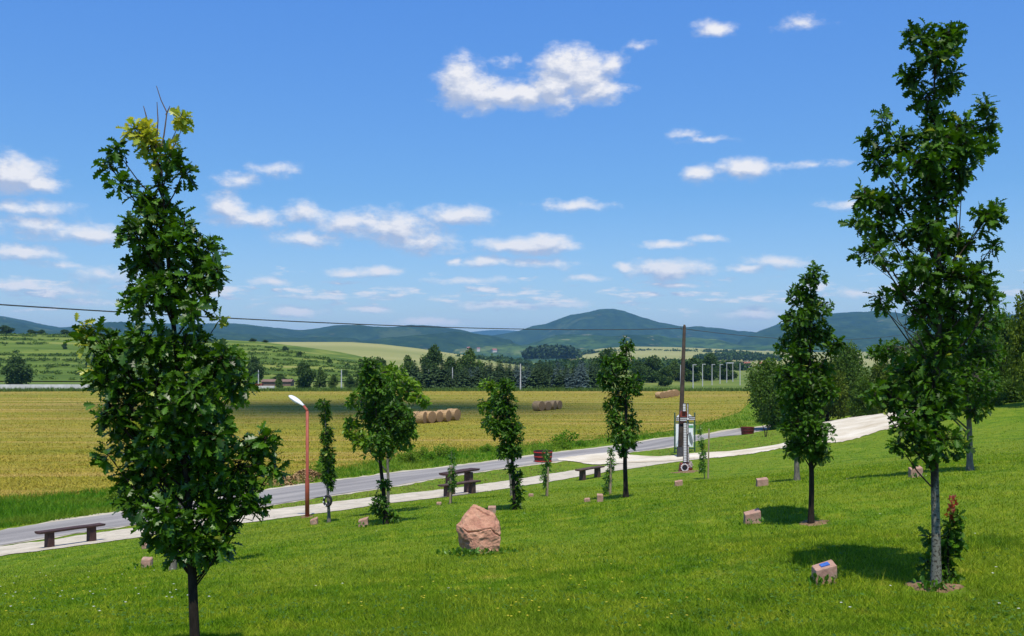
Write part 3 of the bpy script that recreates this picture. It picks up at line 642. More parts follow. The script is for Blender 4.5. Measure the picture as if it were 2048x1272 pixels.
# staked saplings
def sapling(px, Y, top, blobs, label, stake, yellow=None, sh=1.6):
    o = oak('sapling', px, Y, top, blobs, label, group='small staked saplings on the lawn', leaf=.10, kind='oak_lo', mat='sapling', bark='bark_grey', r0=.014, dens=4.0, per=5, twigr=.003, yellow=yellow)
    s = at(px+stake, Y-.12); b = MB(); b.tube([s-Vector((0, 0, .2)), s+Vector((.02, 0, sh*.5)), s+Vector((.04, 0, sh))], [.034, .032, .03], 7)
    tag(b.build('wooden_stake', MT['stake']), label.replace('sapling', 'pale round wooden stake of the sapling', 1), 'stake', 'stakes holding the saplings')
MT['stake'] = simple('stake_wood', (.30, .23, .15), .85)
sapling(903, 31, (903,903), [(903,915,7,12),(905,938,9,16),(907,962,10,18),(904,980,7,8)], 'sapling in front of the picnic table', -3, sh=1.15)
sapling(1092, 31, (1092,898), [(1092,908,7,12),(1092,932,11,16),(1090,955,10,14),(1092,970,6,8)], 'sapling in front of the dark barrel planter', 2, sh=.9)
sapling(1216, 29, (1222,896), [(1222,905,6,12),(1221,930,9,18),(1217,955,10,18),(1212,978,9,14)], 'sapling beside the airy oak in mid lawn', 4, sh=1.0)
sapling(1409, 40, (1400,850), [(1400,862,5,12),(1402,885,7,14),(1405,910,8,16),(1404,935,9,16)], 'tall thin sapling right of the little windmill', 7, yellow=[(1409,893,5,4)], sh=2.0)
# sprouting shrub with red shoots at the foot of the right oak
oak('oak_shrub', 1895, 10.75, (1900, 1010), [(1900,1055,18,20),(1905,1085,26,22),(1898,1110,30,22),(1888,1140,26,18),(1860,1080,12,22),(1852,1125,16,18),(1912,1030,10,14),(1905,1150,16,12)],
 'dark leafy shrub with red young shoots at the foot of the right oak', 'shrub', leaf=.10, r0=.012, dens=5.2, per=6, mat='oak')
sh = [o for o in COL.objects if o.name.startswith('oak_shrub')][0]
def red_shoot():
    P = []; A = []
    for px, py, r_ in [(1902,1000,5),(1903,1012,6),(1900,1028,6),(1909,1006,4),(1904,1020,5),(1906,1040,5),(1902,1034,4)]:
        c = Vector(W(px, py, 10.7))-sh.location
        for _ in range(9):
            P.append(tuple(c+Vector([random.gauss(0, r_*.0035) for _ in range(3)]))); A.append((random.gauss(0, .5), random.gauss(0, .5), 1))
    leaves('red_shoots', np.array(P), np.array(A), rng.normal(0, 1, (len(P), 3)), .048*rng.uniform(.7, 1.2, len(P)), 'oak_lo', MT['redleaf'], sh)
red_shoot()

# ------------------------------------------------------------------ generic wide trees
def clump_tree(name, hgt, wid, nleaf, lsize, mat, kind='clump', trunk_h=.12, seed=0, nb=14, low=.0, bark='bark', upright=.5):
    """template: trunk, limbs, crown of many small leaf faces in uneven lumps (unit = metres)"""
    r = random.Random(seed); root = bpy.data.objects.new(name, None); COL.objects.link(root)
    mb = MB(); z1 = hgt*.8
    mb.tube([(0, 0, -.3), (0, 0, hgt*.15), (wid*.03*r.uniform(-1, 1), wid*.03, hgt*.45), (0, 0, z1)], [hgt*.028, hgt*.022, hgt*.014, .01], 7)
    cs = []
    for i in range(nb):
        t = (i+.5)/nb; z = hgt*(trunk_h+low+(1-trunk_h-low)*t*.88); prof = math.sin(math.pi*min(1, max(.08, (t*.86+.16))))**.7
        a = r.random()*6.28; d = wid*.5*prof*r.uniform(.25, .72); rad = wid*.5*r.uniform(.30, .48)*(.55+.45*prof)
        cs.append((d*math.cos(a), d*math.sin(a), z, rad)); mb.tube([(0, 0, max(.1, z-d*.8)), (d*.5*math.cos(a), d*.5*math.sin(a), z-d*.3), (d*math.cos(a), d*math.sin(a), z)], [hgt*.010, hgt*.006, hgt*.002], 4)
    cs = np.array(cs); wts = cs[:, 3]**2; wts /= wts.sum(); idx = rng.choice(nb, nleaf, p=wts)
    d = unit(rng.normal(0, 1, (nleaf, 3))); rr = rng.random(nleaf)**.30*(1+.12*rng.normal(0, 1, nleaf))
    P = cs[idx, :3]+d*(cs[idx, 3]*rr)[:, None]*np.array([1, 1, .85]); P[:, 2] = np.maximum(P[:, 2], .05*hgt)
    A = d+rng.normal(0, .6, (nleaf, 3)); Nn = d*.5+np.array([0, 0, .6])+rng.normal(0, .5, (nleaf, 3))
    mb.build('trunk', MT[bark], root, smooth=True)
    ti = np.clip(.25+.35*rng.random(nb)[idx]+.4*rng.random(nleaf), 0, 1)*.95
    leaves('crown', P, A, Nn, lsize*rng.uniform(.6, 1.3, nleaf), kind, MT[mat], root, ti)
    return root
def conifer(name, hgt, wid, mat, seed, gap=.08, nn=1):
    r = random.Random(seed); root = bpy.data.objects.new(name, None); COL.objects.link(root)
    mb = MB(); mb.tube([(0, 0, -.3), (0, 0, hgt*.6), (0, 0, hgt)], [hgt*.018, hgt*.010, .01], 6); mb.build('trunk', MT['bark'], root, smooth=True)
    P = []; A = []; S = []
    tiers = int(20*nn)
    for i in range(tiers):
        t = i/tiers; z = hgt*(gap+(1-gap)*t); rad = wid*.5*(1-t)**.85*r.uniform(.82, 1.12)+.05*wid
        nbr = max(5, int(11*(1-t*.5)))
        for j in range(nbr):
            a = 6.28*(j+r.random()*.7)/nbr; rl = rad*r.uniform(.75, 1.1); steps = 4
            for k_ in range(steps):
                f = (k_+.4)/steps; d = rl*f
                for sgn in (-1, 0, 1):
                    P.append((d*math.cos(a), d*math.sin(a), z-d*.28+(.10*rl if k_ == steps-1 else 0))); aa = a+sgn*.7
                    A.append((math.cos(aa), math.sin(aa), -.28+r.uniform(-.15, .2))); S.append(rl*.42*r.uniform(.7, 1.2)+.05)
    P = np.array(P); A = np.array(A); S = np.array(S)
    P = np.r_[P, [(0, 0, hgt*.93)]*6]; A = np.r_[A, np.array([(r.uniform(-.3, .3), r.uniform(-.3, .3), 1) for _ in range(6)])]; S = np.r_[S, np.full(6, hgt*.08)]
    leaves('crown', P, A, np.array([[0, 0, 1.]])+rng.normal(0, .35, (len(P), 3)), S, 'oval', MT[mat], root)
    return root
used = set()
def plant(tpl, loc, rz, s, label, cat, group=None):
    if tpl.name in used: o = copy_thing(tpl, loc, rz, s)
    else: o = tpl; o.location = loc; o.rotation_euler = (0, 0, rz); o.scale = s; used.add(tpl.name)
    for k_ in ('label', 'category', 'group'):
        if k_ in o: del o[k_]
    tag(o, label, cat, group); return o
# roadside and right-hand trees (60-110 m)
big = [clump_tree('broadleaf_tree', 1*7, 7, 13000, .23, 'bushy', 'oval', seed=3, nb=22), clump_tree('broadleaf_tree', 7, 6, 13000, .23, 'olive', 'oval', seed=5, nb=20),
       clump_tree('broadleaf_tree', 7, 5, 11000, .22, 'bushy', 'oval', seed=8, nb=18, trunk_h=.05)]
GR = 'bushy trees along the track on the right'
def rt(i, px, Y, hp, wp, lab, group=GR, zy=None):
    """px centre, Y metres away, hp height in px, wp width in px"""
    b = at(px, Y, -.1); hm = hp*Y/F; wm = wp*Y/F; w0 = (7, 6, 5)[i]
    return plant(big[i], b, random.random()*6.28, (wm/w0, wm/w0, hm/7), lab, 'tree', group)
rt(0, 1545, 86, 148, 150, 'spreading bushy tree overhanging the end of the road')
rt(1, 1655, 92, 130, 110, 'olive-green tree rising just right of the dark oak in bare soil')
rt(0, 1700, 100, 150, 120, 'large tree with the highest rounded top above the sandy track')
rt(2, 1725, 84, 95, 80, 'low grey-green tree at the edge of the sandy track', )
rt(1, 1765, 90, 120, 100, 'olive tree behind the sandy track, left of the tallest right oak')
rt(0, 1840, 96, 165, 130, 'dark spreading tree hidden behind the tallest right oak')
rt(2, 1905, 88, 120, 110, 'bushy tree behind the trunk of the broad dark oak')
rt(1, 1965, 80, 150, 110, 'olive bushy tree right of the broad dark oak')
rt(0, 2010, 70, 190, 110, 'dense green tree near the right edge of the lawn')
rt(1, 2066, 56, 285, 110, 'yellow-green tree reaching highest at the right border')
rt(2, 2130, 60, 250, 130, 'tall bushy tree at the far right end of the lawn')
rt(2, 1615, 98, 90, 90, 'small bushy tree between the road end and the dark oak')
# hedge-like shrubs at the lawn edge
hs = clump_tree('shrub', 1.6, 2.2, 2200, .14, 'bushy', 'oval', seed=21, nb=9, trunk_h=0)
for i, (px, py) in enumerate([(1700,826),(1725,824),(1770,820),(1880,826),(1915,822),(1950,817),(1985,812),(2020,806),(2050,800),(2085,795),(1560,852),(1535,846)]):
    p = G(px, py, lo=58) ; s_ = random.uniform(.8, 1.25)
    plant(hs, p-Vector((0, 0, .1)), random.random()*6, (s_, s_, s_), 'low green shrub in the row under the right-hand trees', 'shrub', 'low shrubs under the right-hand trees')
# far side of the hay field
fdt = [clump_tree('field_edge_tree', 7, 6, 4200, .34, 'far_tree', 'clump', seed=31, nb=18, trunk_h=.06), clump_tree('field_edge_tree', 7, 6, 4200, .34, 'far_light', 'clump', seed=33, nb=16, trunk_h=.03)]
def ft(i, px, Y, hp, wp, lab, group='trees beyond the hay field', z=None, cat='tree'):
    x = (px-CX)/F*Y; zz = z if z is not None else (h(x, Y) if Y < 205 else -6.5)
    wm = wp*Y/F; hm = hp*Y/F
    return plant(fdt[i], Vector((x, Y, zz)), random.random()*6.28, (wm/6, wm/6, hm/7), lab, cat, group)
ft(0, 33, 235, 66, 66, 'dark round tree left of everything beyond the hay field')
ft(0, 508, 262, 60, 44, 'dark tree at the foot of the hillside, seen right of the near oak')
ft(0, 608, 218, 58, 48, 'rounded tree standing alone beyond the hay field between two white posts')
ft(1, 640, 235, 40, 30, 'light green small tree right of the lone rounded tree')
ft(1, 668, 225, 30, 22, 'small bush-like tree left of the taller white post')
ft(1, 722, 230, 62, 40, 'light tree at the left end of the grove')
ft(0, 700, 222, 28, 26, 'low dark bush right of the white post', cat='shrub')
ft(0, 760, 240, 62, 50, 'dark tree at the left end of the grove')
ft(1, 815, 245, 66, 46, 'light tree in the left part of the grove')
ft(0, 868, 240, 88, 56, 'tallest dark tree of the grove')
ft(0, 900, 232, 66, 50, 'dark tree right of the tallest one in the grove')
ft(1, 940, 262, 78, 60, 'pale green tree rising behind the spruces')
ft(0, 560, 280, 20, 30, 'low dark bush below the terraces', cat='shrub'); ft(1, 560, 232, 26, 20, 'small light bush beside the white wall', cat='shrub')
ft(0, 1305, 290, 56, 60, 'dark round tree behind the meadow, left of the posts'); ft(0, 1330, 250, 40, 44, 'dark low tree in front of the posts')
ft(0, 1385, 300, 50, 60, 'wide dark tree behind the middle posts'); ft(0, 1420, 320, 56, 50, 'dark tree behind the row of posts'); ft(1, 1350, 310, 44, 40, 'lighter tree behind the row of posts')
ft(0, 1455, 330, 40, 60, 'low broad tree near the right end of the posts'); ft(0, 1275, 270, 50, 40, 'dark tree behind the airy oak'); ft(0, 1215, 330, 66, 70, 'wide tree behind the end of the spruces')
con = [conifer('spruce_tree', 7, 3.4, 'spruce', 1), conifer('spruce_tree', 7, 3.8, 'spruce', 2), conifer('blue_spruce_tree', 7, 3.2, 'bluespruce', 3)]
for row, (Y, x0, x1, hp, st) in enumerate([(207, 850, 1180, 52, 27), (216, 835, 1195, 58, 24), (228, 905, 1200, 66, 23), (242, 920, 1200, 74, 22), (258, 950, 1190, 82, 22)]):
    px = x0
    while px < x1:
        q = px+random.uniform(-7, 7); blue = random.random() < (.45 if q > 1120 else .12); i = 2 if blue else random.randint(0, 1)
        x = (q-CX)/F*Y; z = h(x, Y) if Y < 205 else -6.4; s_ = 5.9*random.uniform(.78, 1.10)/7
        plant(con[i], Vector((x, Y, z)), random.random()*6, (s_*random.uniform(1.1, 1.4), s_*1.25, s_),
              'pale blue-green spruce in the grove beyond the hay field' if blue else 'dark green spruce in the grove beyond the hay field', 'conifer', 'pale blue spruces of the grove' if blue else 'dark spruces of the grove')
        px += st*random.uniform(.8, 1.2)
# hillside scrub: bushes in loose terraced rows, skyline trees
def hillz(px, Y):
    pxs, Yc, Z = LH; j = np.clip(np.searchsorted(pxs, px), 1, len(pxs)-1); i = np.clip(np.searchsorted(Yc, Y), 1, len(Yc)-1)
    return float(Z[i, j])
def scrub():
    P = []; S = []; 
    for k_ in range(1900):
        row = random.random(); Y = 305+215*row; Y = round(Y/22)*22+random.gauss(0, 2.2) if random.random() < .88 else Y
        px = random.uniform(-60, 800); 
        if Y > 519 or vnoise(np.array([px*Y/F]), np.array([Y]), .02, 41)[0] < -.10 or px > 720+(300-Y)*.0+60*random.random(): continue
        if px > 560 and Y > 470 and random.random() < .8: continue
        z = hillz(px, Y); s_ = random.uniform(.4, 1.1)*(1.8 if random.random() < .06 else 1)
        x = (px-CX)/F*Y; m_ = 26
        d = unit(rng.normal(0, 1, (m_, 3))); d[:, 2] = np.abs(d[:, 2])
        P.append(np.array([x, Y, z])+d*s_*np.array([1.6, 1.6, .7])*(rng.random((m_, 1))**.3)); S.append(np.full(m_, .62*s_**.5))
    P = np.concatenate(P); S = np.concatenate(S); d = rng.normal(0, 1, P.shape)
    tb = np.repeat(rng.random(len(P)//26), 26)*.7+.3*rng.random(len(P))
    o = leaves('hillside_scrub', P, d, np.array([[0, 0, .7]])+rng.normal(0, .6, P.shape), S, 'clump', MT['scrub'], None, tb*.95)
    tag(o, 'low green scrub growing in rows over the left hillside', 'scrub', kind='stuff')
scrub()
for px, hp, wp, lab in [(10,20,36,'leftmost dark tree on the hillside skyline'),(62,12,22,'second dark tree on the hillside skyline from the left'),(84,12,20,'third small tree on the hillside skyline'),(130,13,26,'fourth dark tree on the hillside skyline, left of the near oak'),
                       (505,9,18,'small round tree on the skyline right of the near oak'),(530,8,14,'smaller of two round trees on the skyline right of the near oak')]:
    Y = 512; ft(0, px, Y, hp, wp, lab, 'small trees on the hillside skyline', z=hillz(px, Y)-.5)
for px, Y in [(60,330),(600,420),(660,400),(695,380),(570,440),(740,330),(690,330),(240,350),(130,420)]:
    ft(0, px, Y, random.uniform(10, 16), random.uniform(12, 18), 'dark bush standing among the scrub of the terraced hillside', 'dark bushes on the terraced hillside', z=hillz(px, Y)-.4, cat='bush')
# far woods
def wood(name, x0, x1, y0, y1, Y0, Y1, z0, n_, hgt, mat, label):
    P = []; m_ = 40
    for _ in range(n_):
        px = random.uniform(x0, x1); t = random.random(); Y = Y0+(Y1-Y0)*t; u = (px-x0)/(x1-x0)*2-1
        x = (px-CX)/F*Y; zb = z0(px, Y) if callable(z0) else z0; hh = hgt*random.uniform(.7, 1.15)*(1-.5*abs(u)**3)
        d = unit(rng.normal(0, 1, (m_, 3))); P.append(np.array([x, Y, zb+hh*.55])+d*np.array([hh*.45, hh*.45, hh*.5]))
    P = np.concatenate(P); S = np.full(len(P), hgt*.28)
    o = leaves(name, P, rng.normal(0, 1, P.shape), np.array([[0, 0, .6]])+rng.normal(0, .6, P.shape), S, 'clump', MT[mat], None, np.repeat(rng.random(n_), m_)*.5+.4*rng.random(len(P)))
    tag(o, label, 'wood', kind='stuff')
wood('distant_wood', 1050, 1158, 700, 722, 1350, 1550, 4, 260, 14, 'spruce', 'dark wood in the valley in front of the main mountain')
wood('distant_wood', 780, 1060, 712, 722, 950, 1300, -7, 260, 10, 'far_tree', 'line of trees along the foot of the pale crop hill')
wood('distant_wood', 1390, 1560, 700, 712, 1250, 1400, 0, 150, 9, 'far_tree', 'dark tree belt crossing the far crop fields on the right')
wood('distant_wood', 1060, 1500, 715, 725, 620, 850, -7, 190, 7, 'far_tree', 'broken tree line behind the spruces and posts')
wood('distant_wood', 1150, 1500, 700, 712, 1750, 1850, lambda p, Y: 10, 130, 9, 'far_tree', 'thin hedge between two far crop fields')

# ------------------------------------------------------------------ boulder
def boulder():
    Y = 17; m_ = Y/F; base = at(957, Y)
    def p(px, py, dy): return Vector(((px-957)*m_, dy, (1104-py)*m_))
    pts = [p(930,1108,-.02), p(958,1112,-.30), p(1000,1098,-.22), p(1003,1070,-.20), p(998,1042,-.05), p(985,1022,.05), p(968,1016,.10), p(946,1007,.12), p(934,1022,-.02), p(911,1046,-.04),
           p(926,1050,-.20), p(992,1046,-.20), p(960,1055,-.27), p(936,1058,-.25), p(956,1104,-.36), p(917,1075,.0), p(935,1085,-.20),
           p(920,1110,.35), p(1000,1106,.38), p(996,1050,.36), p(950,1022,.38), p(920,1060,.36), p(935,1120,0), p(995,1118,0)]
    bm = bmesh.new()
    for q in pts: bm.verts.new(q)
    r = bmesh.ops.convex_hull(bm, input=bm.verts)
    bmesh.ops.delete(bm, geom=[g_ for g_ in r['geom_interior'] if isinstance(g_, bmesh.types.BMVert)], context='VERTS')
    bmesh.ops.triangulate(bm, faces=bm.faces)
    bmesh.ops.subdivide_edges(bm, edges=bm.edges, cuts=1, use_grid_fill=True)
    bmesh.ops.smooth_vert(bm, verts=bm.verts, factor=.15, use_axis_x=True, use_axis_y=True, use_axis_z=True)
    for _ in range(4): bmesh.ops.subdivide_edges(bm, edges=[e for e in bm.edges if e.calc_length() > .02], cuts=1, use_grid_fill=True); bmesh.ops.triangulate(bm, faces=bm.faces)
    bm.normal_update()
    cr = [[(926,1051),(936,1057),(958,1055),(974,1052),(982,1050)], [(982,1050),(990,1060),(1001,1066)], [(953,1016),(968,1024),(985,1030)]]
    cr = [[Vector(((a-957)*m_, 0, (1104-b)*m_)) for a, b in l] for l in cr]
    for v in bm.verts:
        c = v.co; n_ = v.normal
        d = .022*mnoise.fractal(c*3.2, 1.0, 2.0, 4)+.012*mnoise.fractal(c*14, .9, 2.0, 4)
        rd = abs(mnoise.noise(Vector((c.x*5, c.y*5, c.z*11))))*.014; d -= rd
        if c.y < .12:
            q = Vector((c.x, 0, c.z)); dm = 9
            for l in cr:
                for a, b in zip(l, l[1:]):
                    t = max(0, min(1, (q-a).dot(b-a)/(b-a).length_squared)); dm = min(dm, (q-a.lerp(b, t)).length)
            d -= .035*math.exp(-(dm/.010)**2); 
            if q.z > .42: d += .012*math.exp(-(dm/.05)**2)
        v.co = c+n_*d
    me = bpy.data.meshes.new('boulder'); bm.to_mesh(me); bm.free()
    n = NT('pink_rhyolite'); oc = n.objc(); f = n.noise(5, 7, oc, .7); f2 = n.noise(45, 4, oc, .7)
    c = n.ramp(f, [(.28, (.20, .085, .055)), (.45, (.44, .215, .135)), (.6, (.58, .32, .20)), (.76, (.65, .43, .28))])
    c = n.mix(n.mr(f2, .35, .65, .0, .45), c, (.24, .12, .09)); c = n.mix(n.mr(n.noise(8, 5, oc), .60, .72, 0, .5), c, (.33, .29, .20))
    n.base(c, .9, .2); n.bump(f2, .7, .012); me.materials.append(n.m)
    for f_ in me.polygons: f_.use_smooth = False
    o = bpy.data.objects.new('boulder', me); COL.objects.link(o); o.location = base-Vector((0, 0, .02))
    tag(o, 'large cracked pink boulder standing in the middle of the lawn', 'boulder')
boulder()
# ------------------------------------------------------------------ memorial marker stones
n = NT('pink_tuff'); oc = n.objc(); c = n.ramp(n.noise(9, 6, oc, .65), [(.3, (.29, .165, .12)), (.7, (.50, .32, .235))]); c = n.mix(n.mr(n.noise(60, 3, oc), .5, .7, 0, .5), c, (.24, .14, .10)); c = n.mix(n.mr(n.noise(7, 6, n.position(), .7), .55, .66, 0, .6), c, (.30, .27, .20)); n.base(c, .9, .2); n.bump(n.noise(50, 4, oc), .6, .01); MT['tuff'] = n.m
MT['plaque'] = simple('blue_plaque', (.05, .13, .42), .35, .5, .3, 30)
def marker(px, py, wpx, hpx, label, plaque=False, rz=.0, rough=False, skew=.35, lie=False):
    b = G(px, py); Y = b.y; m_ = Y/F; w = wpx*m_; hh = hpx*m_*1.02+.02; d = w*.62
    root = empty('marker_stone', b, label, 'marker stone', 'pink marker stones beside the trees', rz)
    bm = bmesh.new(); hl = hh*(1-skew*.62); hr = hh
    co = [(-w/2, -d/2, -.1), (w/2, -d/2, -.1), (w/2, d/2, -.1), (-w/2, d/2, -.1), (-w/2, -d/2, hl*.88), (w/2, -d/2, hr*.86), (w/2*.97, d/2, hr*1.02+.0), (-w/2*.95, d/2, hl*1.05)]
    vs = [bm.verts.new(c_) for c_ in co]
    for q in ((0, 3, 2, 1), (4, 5, 6, 7), (0, 1, 5, 4), (1, 2, 6, 5), (2, 3, 7, 6), (3, 0, 4, 7)): bm.faces.new([vs[i] for i in q])
    bmesh.ops.bevel(bm, geom=list(bm.edges), offset=.004 if not rough else .018, segments=1, affect='EDGES')
    bmesh.ops.subdivide_edges(bm, edges=bm.edges, cuts=3, use_grid_fill=True); bmesh.ops.triangulate(bm, faces=bm.faces)
    bm.normal_update(); sd = px*.1
    for v in bm.verts: v.co += v.normal*(.012 if rough else .005)*mnoise.fractal(v.co*14+Vector((sd, 0, 0)), 1, 2, 3)
    me = bpy.data.meshes.new('stone_block'); bm.to_mesh(me); bm.free(); me.materials.append(MT['tuff'])
    o = bpy.data.objects.new('stone_block', me); COL.objects.link(o); o.parent = root
    if plaque:
        q = [Vector(co[i]) for i in (4, 5, 6, 7)]; cc = sum(q, Vector())/4; nn = (q[1]-q[0]).cross(q[3]-q[0]).normalized(); cc = cc+Vector((.01, 0, 0))
        pm_ = MB(); top = [cc+(v-cc)*.42+nn*.014 for v in q]; bot = [cc+(v-cc)*.42-nn*.006 for v in q]; i0 = 0
        pm_.v += [tuple(v) for v in bot+top]
        for f_ in ((4, 5, 6, 7), (0, 1, 5, 4), (1, 2, 6, 5), (2, 3, 7, 6), (3, 0, 4, 7)): pm_.face(f_)
        pm_.build('plaque', MT['plaque'], root)
marker(1648, 1168, 43, 40, 'nearest pink marker stone with a blue plaque on its slanted top', plaque=True, skew=.45, rz=.1)
marker(1504, 1048, 31, 26, 'pink marker stone left of the oak in bare soil', skew=.5)
marker(1524, 972, 22, 15, 'small pink marker stone left of the slim grey-trunked oak', skew=.3)
marker(1831, 955, 24, 20, 'pink marker stone between the tallest right oak and the broad dark oak', skew=.3)
marker(1357, 972, 15, 11, 'small pink marker stone below the little windmill', skew=.4)
marker(1200, 1004, 12, 14, 'upright pink marker stone left of the airy oak', skew=.0)
marker(727, 1053, 19, 17, 'pink marker stone left of the round-crowned oak', skew=.5)
marker(628, 1049, 15, 14, 'pink marker stone at the foot of the red street lamp', skew=.6, rough=True)
marker(294, 1136, 21, 19, 'rounded pink marker stone left of the speckled tree trunk', skew=.0, rough=True)
marker(292, 1097, 15, 9, 'low flat marker stone behind the rounded one on the left', rough=True, skew=.1)
marker(984, 1028, 16, 14, 'pink marker stone peeping out behind the boulder', skew=.1)
marker(1174, 1004, 12, 7, 'flat brownish marker stone at far left of the airy oak', rough=True, skew=.3)
marker(1062, 993, 10, 5, 'lowest flat marker stone right of the oak with lower shoots', rough=True, skew=.1)
marker(878, 1010, 10, 5, 'half buried marker stone left of the sapling at the picnic table', rough=True, skew=.1)
# ------------------------------------------------------------------ bare soil
def soil(px, py, wpx, label):
    c = G(px, py); r_ = wpx*c.y/F/2; k = 28; nr = 5; V = []; 
    for i in range(nr+1):
        for j in range(k):
            a = 6.283*j/k; rr = r_*i/nr*(.85+.55*mnoise.fractal((math.cos(a)*2.1+px, math.sin(a)*2.1, 1), 1, 2, 3)); x = c.x+rr*math.cos(a); y = c.y+rr*math.sin(a)*1.15
            V.append((x, y, h(x, y)+.02+(.02*(1-i/nr)) - (.03 if i == nr else 0)))
    Fc = [(i*k+j, i*k+(j+1) % k, (i+1)*k+(j+1) % k, (i+1)*k+j) for i in range(nr) for j in range(k)]
    tag(mesh_np('bare_soil', np.array(V), np.array(Fc), MT['soil'], smooth=True), kind='structure')
soil(1868, 1177, 112, ''); soil(1626, 1048, 72, ''); soil(1372, 944, 62, ''); soil(614, 1034, 30, '')
# ------------------------------------------------------------------ benches and table
MT['darkwood'] = simple('dark_stained_wood', (.060, .030, .024), .75, .3, .4, 6, .004)
MT['darkwood2'] = simple('weathered_brown_wood', (.085, .050, .040), .8, .3, .4, 6, .004)
DIRP = Vector((.6, .8, 0)); RZP = math.atan2(.8, .6)
def slab(mb, p, q, w, t):
    """thick plank with rounded underside between two points"""
    d = (q-p); L_ = d.length; mid = (p+q)/2; rot = d.to_track_quat('X', 'Z').to_matrix(); n_ = 12
    prof = [(-w/2, t/2), (w/2, t/2), (w/2*.98, 0), (w/2*.75, -t*.38), (0, -t*.5), (-w/2*.75, -t*.38), (-w/2*.98, 0)]
    b = len(mb.v); k = len(prof)
    for i in range(n_+1):
        x = -L_/2+L_*i/n_; wob = .012*mnoise.noise((x*2.2, L_, w*9))
        for y, z in prof: mb.v.append(tuple(mid+rot @ Vector((x, y*(1+wob*3), z+wob))))
    for i in range(n_):
        for j in range(k): mb.face((b+i*k+j, b+i*k+(j+1) % k, b+(i+1)*k+(j+1) % k, b+(i+1)*k+j))
    mb.face(tuple(b+j for j in range(k))); mb.face(tuple(b+n_*k+j for j in reversed(range(k))))
def bench(px, py, Y, L_, hgt, label, mat='darkwood', leg_in=.38, group='plank benches along the footpath', w=.36, wleg=.22):
    p0 = at(px, Y); root = empty('bench', p0, label, 'bench', group)
    zt = hgt; s = DIRP*L_
    e0 = Vector((0, 0, zt)); e1 = s+Vector((0, 0, zt + (h(p0.x+s.x, p0.y+s.y)-p0.z)*.6))
    mb = MB(); slab(mb, e0, e1, w, .075); mb.build('seat', MT[mat], root)
    for t in (leg_in/L_, 1-leg_in/L_):
        c = s*t; zb = h(p0.x+c.x, p0.y+c.y)-p0.z; top = e0.lerp(e1, t).z-.035
        mb = MB(); mb.box((c.x, c.y, (zb-.1+top)/2), (wleg, w*.72, top-zb+.1), RZP, taper=.92); mb.build('leg', MT[mat], root, bevel=.012)
    return root
bench(75, 1068, 30.6, 2.15, .50, 'long dark bench beside the road at the left edge')
bench(1156, 950, 45.5, 2.05, .48, 'dark plank bench on the lawn behind the airy oak', mat='darkwood2')
bench(882, 980, 38.8, 2.3, .46, 'lower plank bench in front of the rustic table', mat='darkwood2', w=.34)
def table():
    p0 = at(887, 40.2); root = empty('picnic_table', p0, 'rustic plank table behind the lower bench beside the footpath', 'table')
    s = DIRP*2.05; mb = MB(); e0 = Vector((0, 0, .86)); e1 = s+Vector((0, 0, .90)); slab(mb, e0, e1, .5, .10); mb.build('table_top', MT['darkwood'], root)
    for t in (.2, .78):
        c = s*t; zb = h(p0.x+c.x, p0.y+c.y)-p0.z; mb = MB(); mb.box((c.x, c.y, (zb-.1+.82)/2), (.26, .34, .82-zb+.1), RZP, taper=.9); mb.build('leg', MT['darkwood2'], root, bevel=.012)
table()
# ------------------------------------------------------------------ street lamp
MT['redpaint'] = simple('red_oxide_paint', (.30, .062, .035), .55, .4, .15, 5)
MT['whitepaint'] = simple('white_lamp_shell', (.78, .79, .80), .3, .5, .04, 5)
MT['lampglass'] = simple('lamp_glass', (.55, .58, .60), .1, .6, .05, 5)
MT['concrete'] = simple('pale_concrete', (.48, .46, .42), .9, .2, .15, 4)
def lamp():
    Y = 35.6; b = at(614.5, Y); m_ = Y/F; root = empty('street_lamp', b, 'red street lamp with white head at the left beside the footpath', 'street lamp')
    zt = (HY-822)*m_-b.z; zm = (HY-960)*m_-b.z
    MB().tube([(0, 0, -.1), (0, 0, zm-.03), (0, 0, zm+.03), (0, 0, zt)], [.078, .078, .055, .052], 14).build('pole', MT['redpaint'], root, smooth=True)
    MB().tube([(0, 0, zt-.04), (-.03, .015, zt+.06), (-.16, .07, zt+.20)], [.052, .048, .042], 12).build('arm', MT['redpaint'], root, smooth=True)
    MB().box((0, 0, .012), (.42, .42, .05)).build('base_plate', MT['soil'], root)
    tip = Vector((-.14, .06, zt+.18)); d = Vector((-.80, .30, .50)).normalized(); side = Vector((0, 0, 1)).cross(d).normalized(); up = d.cross(side)
    Lh = .70; mb = MB(); st = [(0, .05, .05, .04), (.12, .06, .055, .05), (.22, .10, .075, .055), (.45, .145, .095, .06), (.7, .15, .095, .05), (.9, .115, .07, .03), (1.0, .05, .03, .01)]
    k = 16; bidx = 0
    for t, w_, hu, hd in st:
        for j in range(k):
            a = 6.283*j/k; cy = math.cos(a)*w_; cz = math.sin(a)*(hu if math.sin(a) > 0 else hd*.5)
            mb.v.append(tuple(tip+d*Lh*t+side*cy+up*cz))
    for i in range(len(st)-1):
        for j in range(k): mb.face((i*k+j, i*k+(j+1) % k, (i+1)*k+(j+1) % k, (i+1)*k+j))
    mb.face(tuple(reversed(range(k)))); mb.face(tuple((len(st)-1)*k+j for j in range(k)))
    hd_ = mb.build('lamp_head', MT['whitepaint'], root, smooth=True)
    g_ = MB(); 
    for t, w_ in ((.38, .10), (.6, .125), (.86, .09)):
        for j in range(9):
            a = math.pi+math.pi*j/8; g_.v.append(tuple(tip+d*Lh*t+side*math.cos(a)*w_+up*(math.sin(a)*.065-.018)))
    for i in range(2):
        for j in range(8): g_.face((i*9+j, i*9+j+1, (i+1)*9+j+1, (i+1)*9+j))
    g_.build('lens', MT['lampglass'], hd_, smooth=True)
lamp()
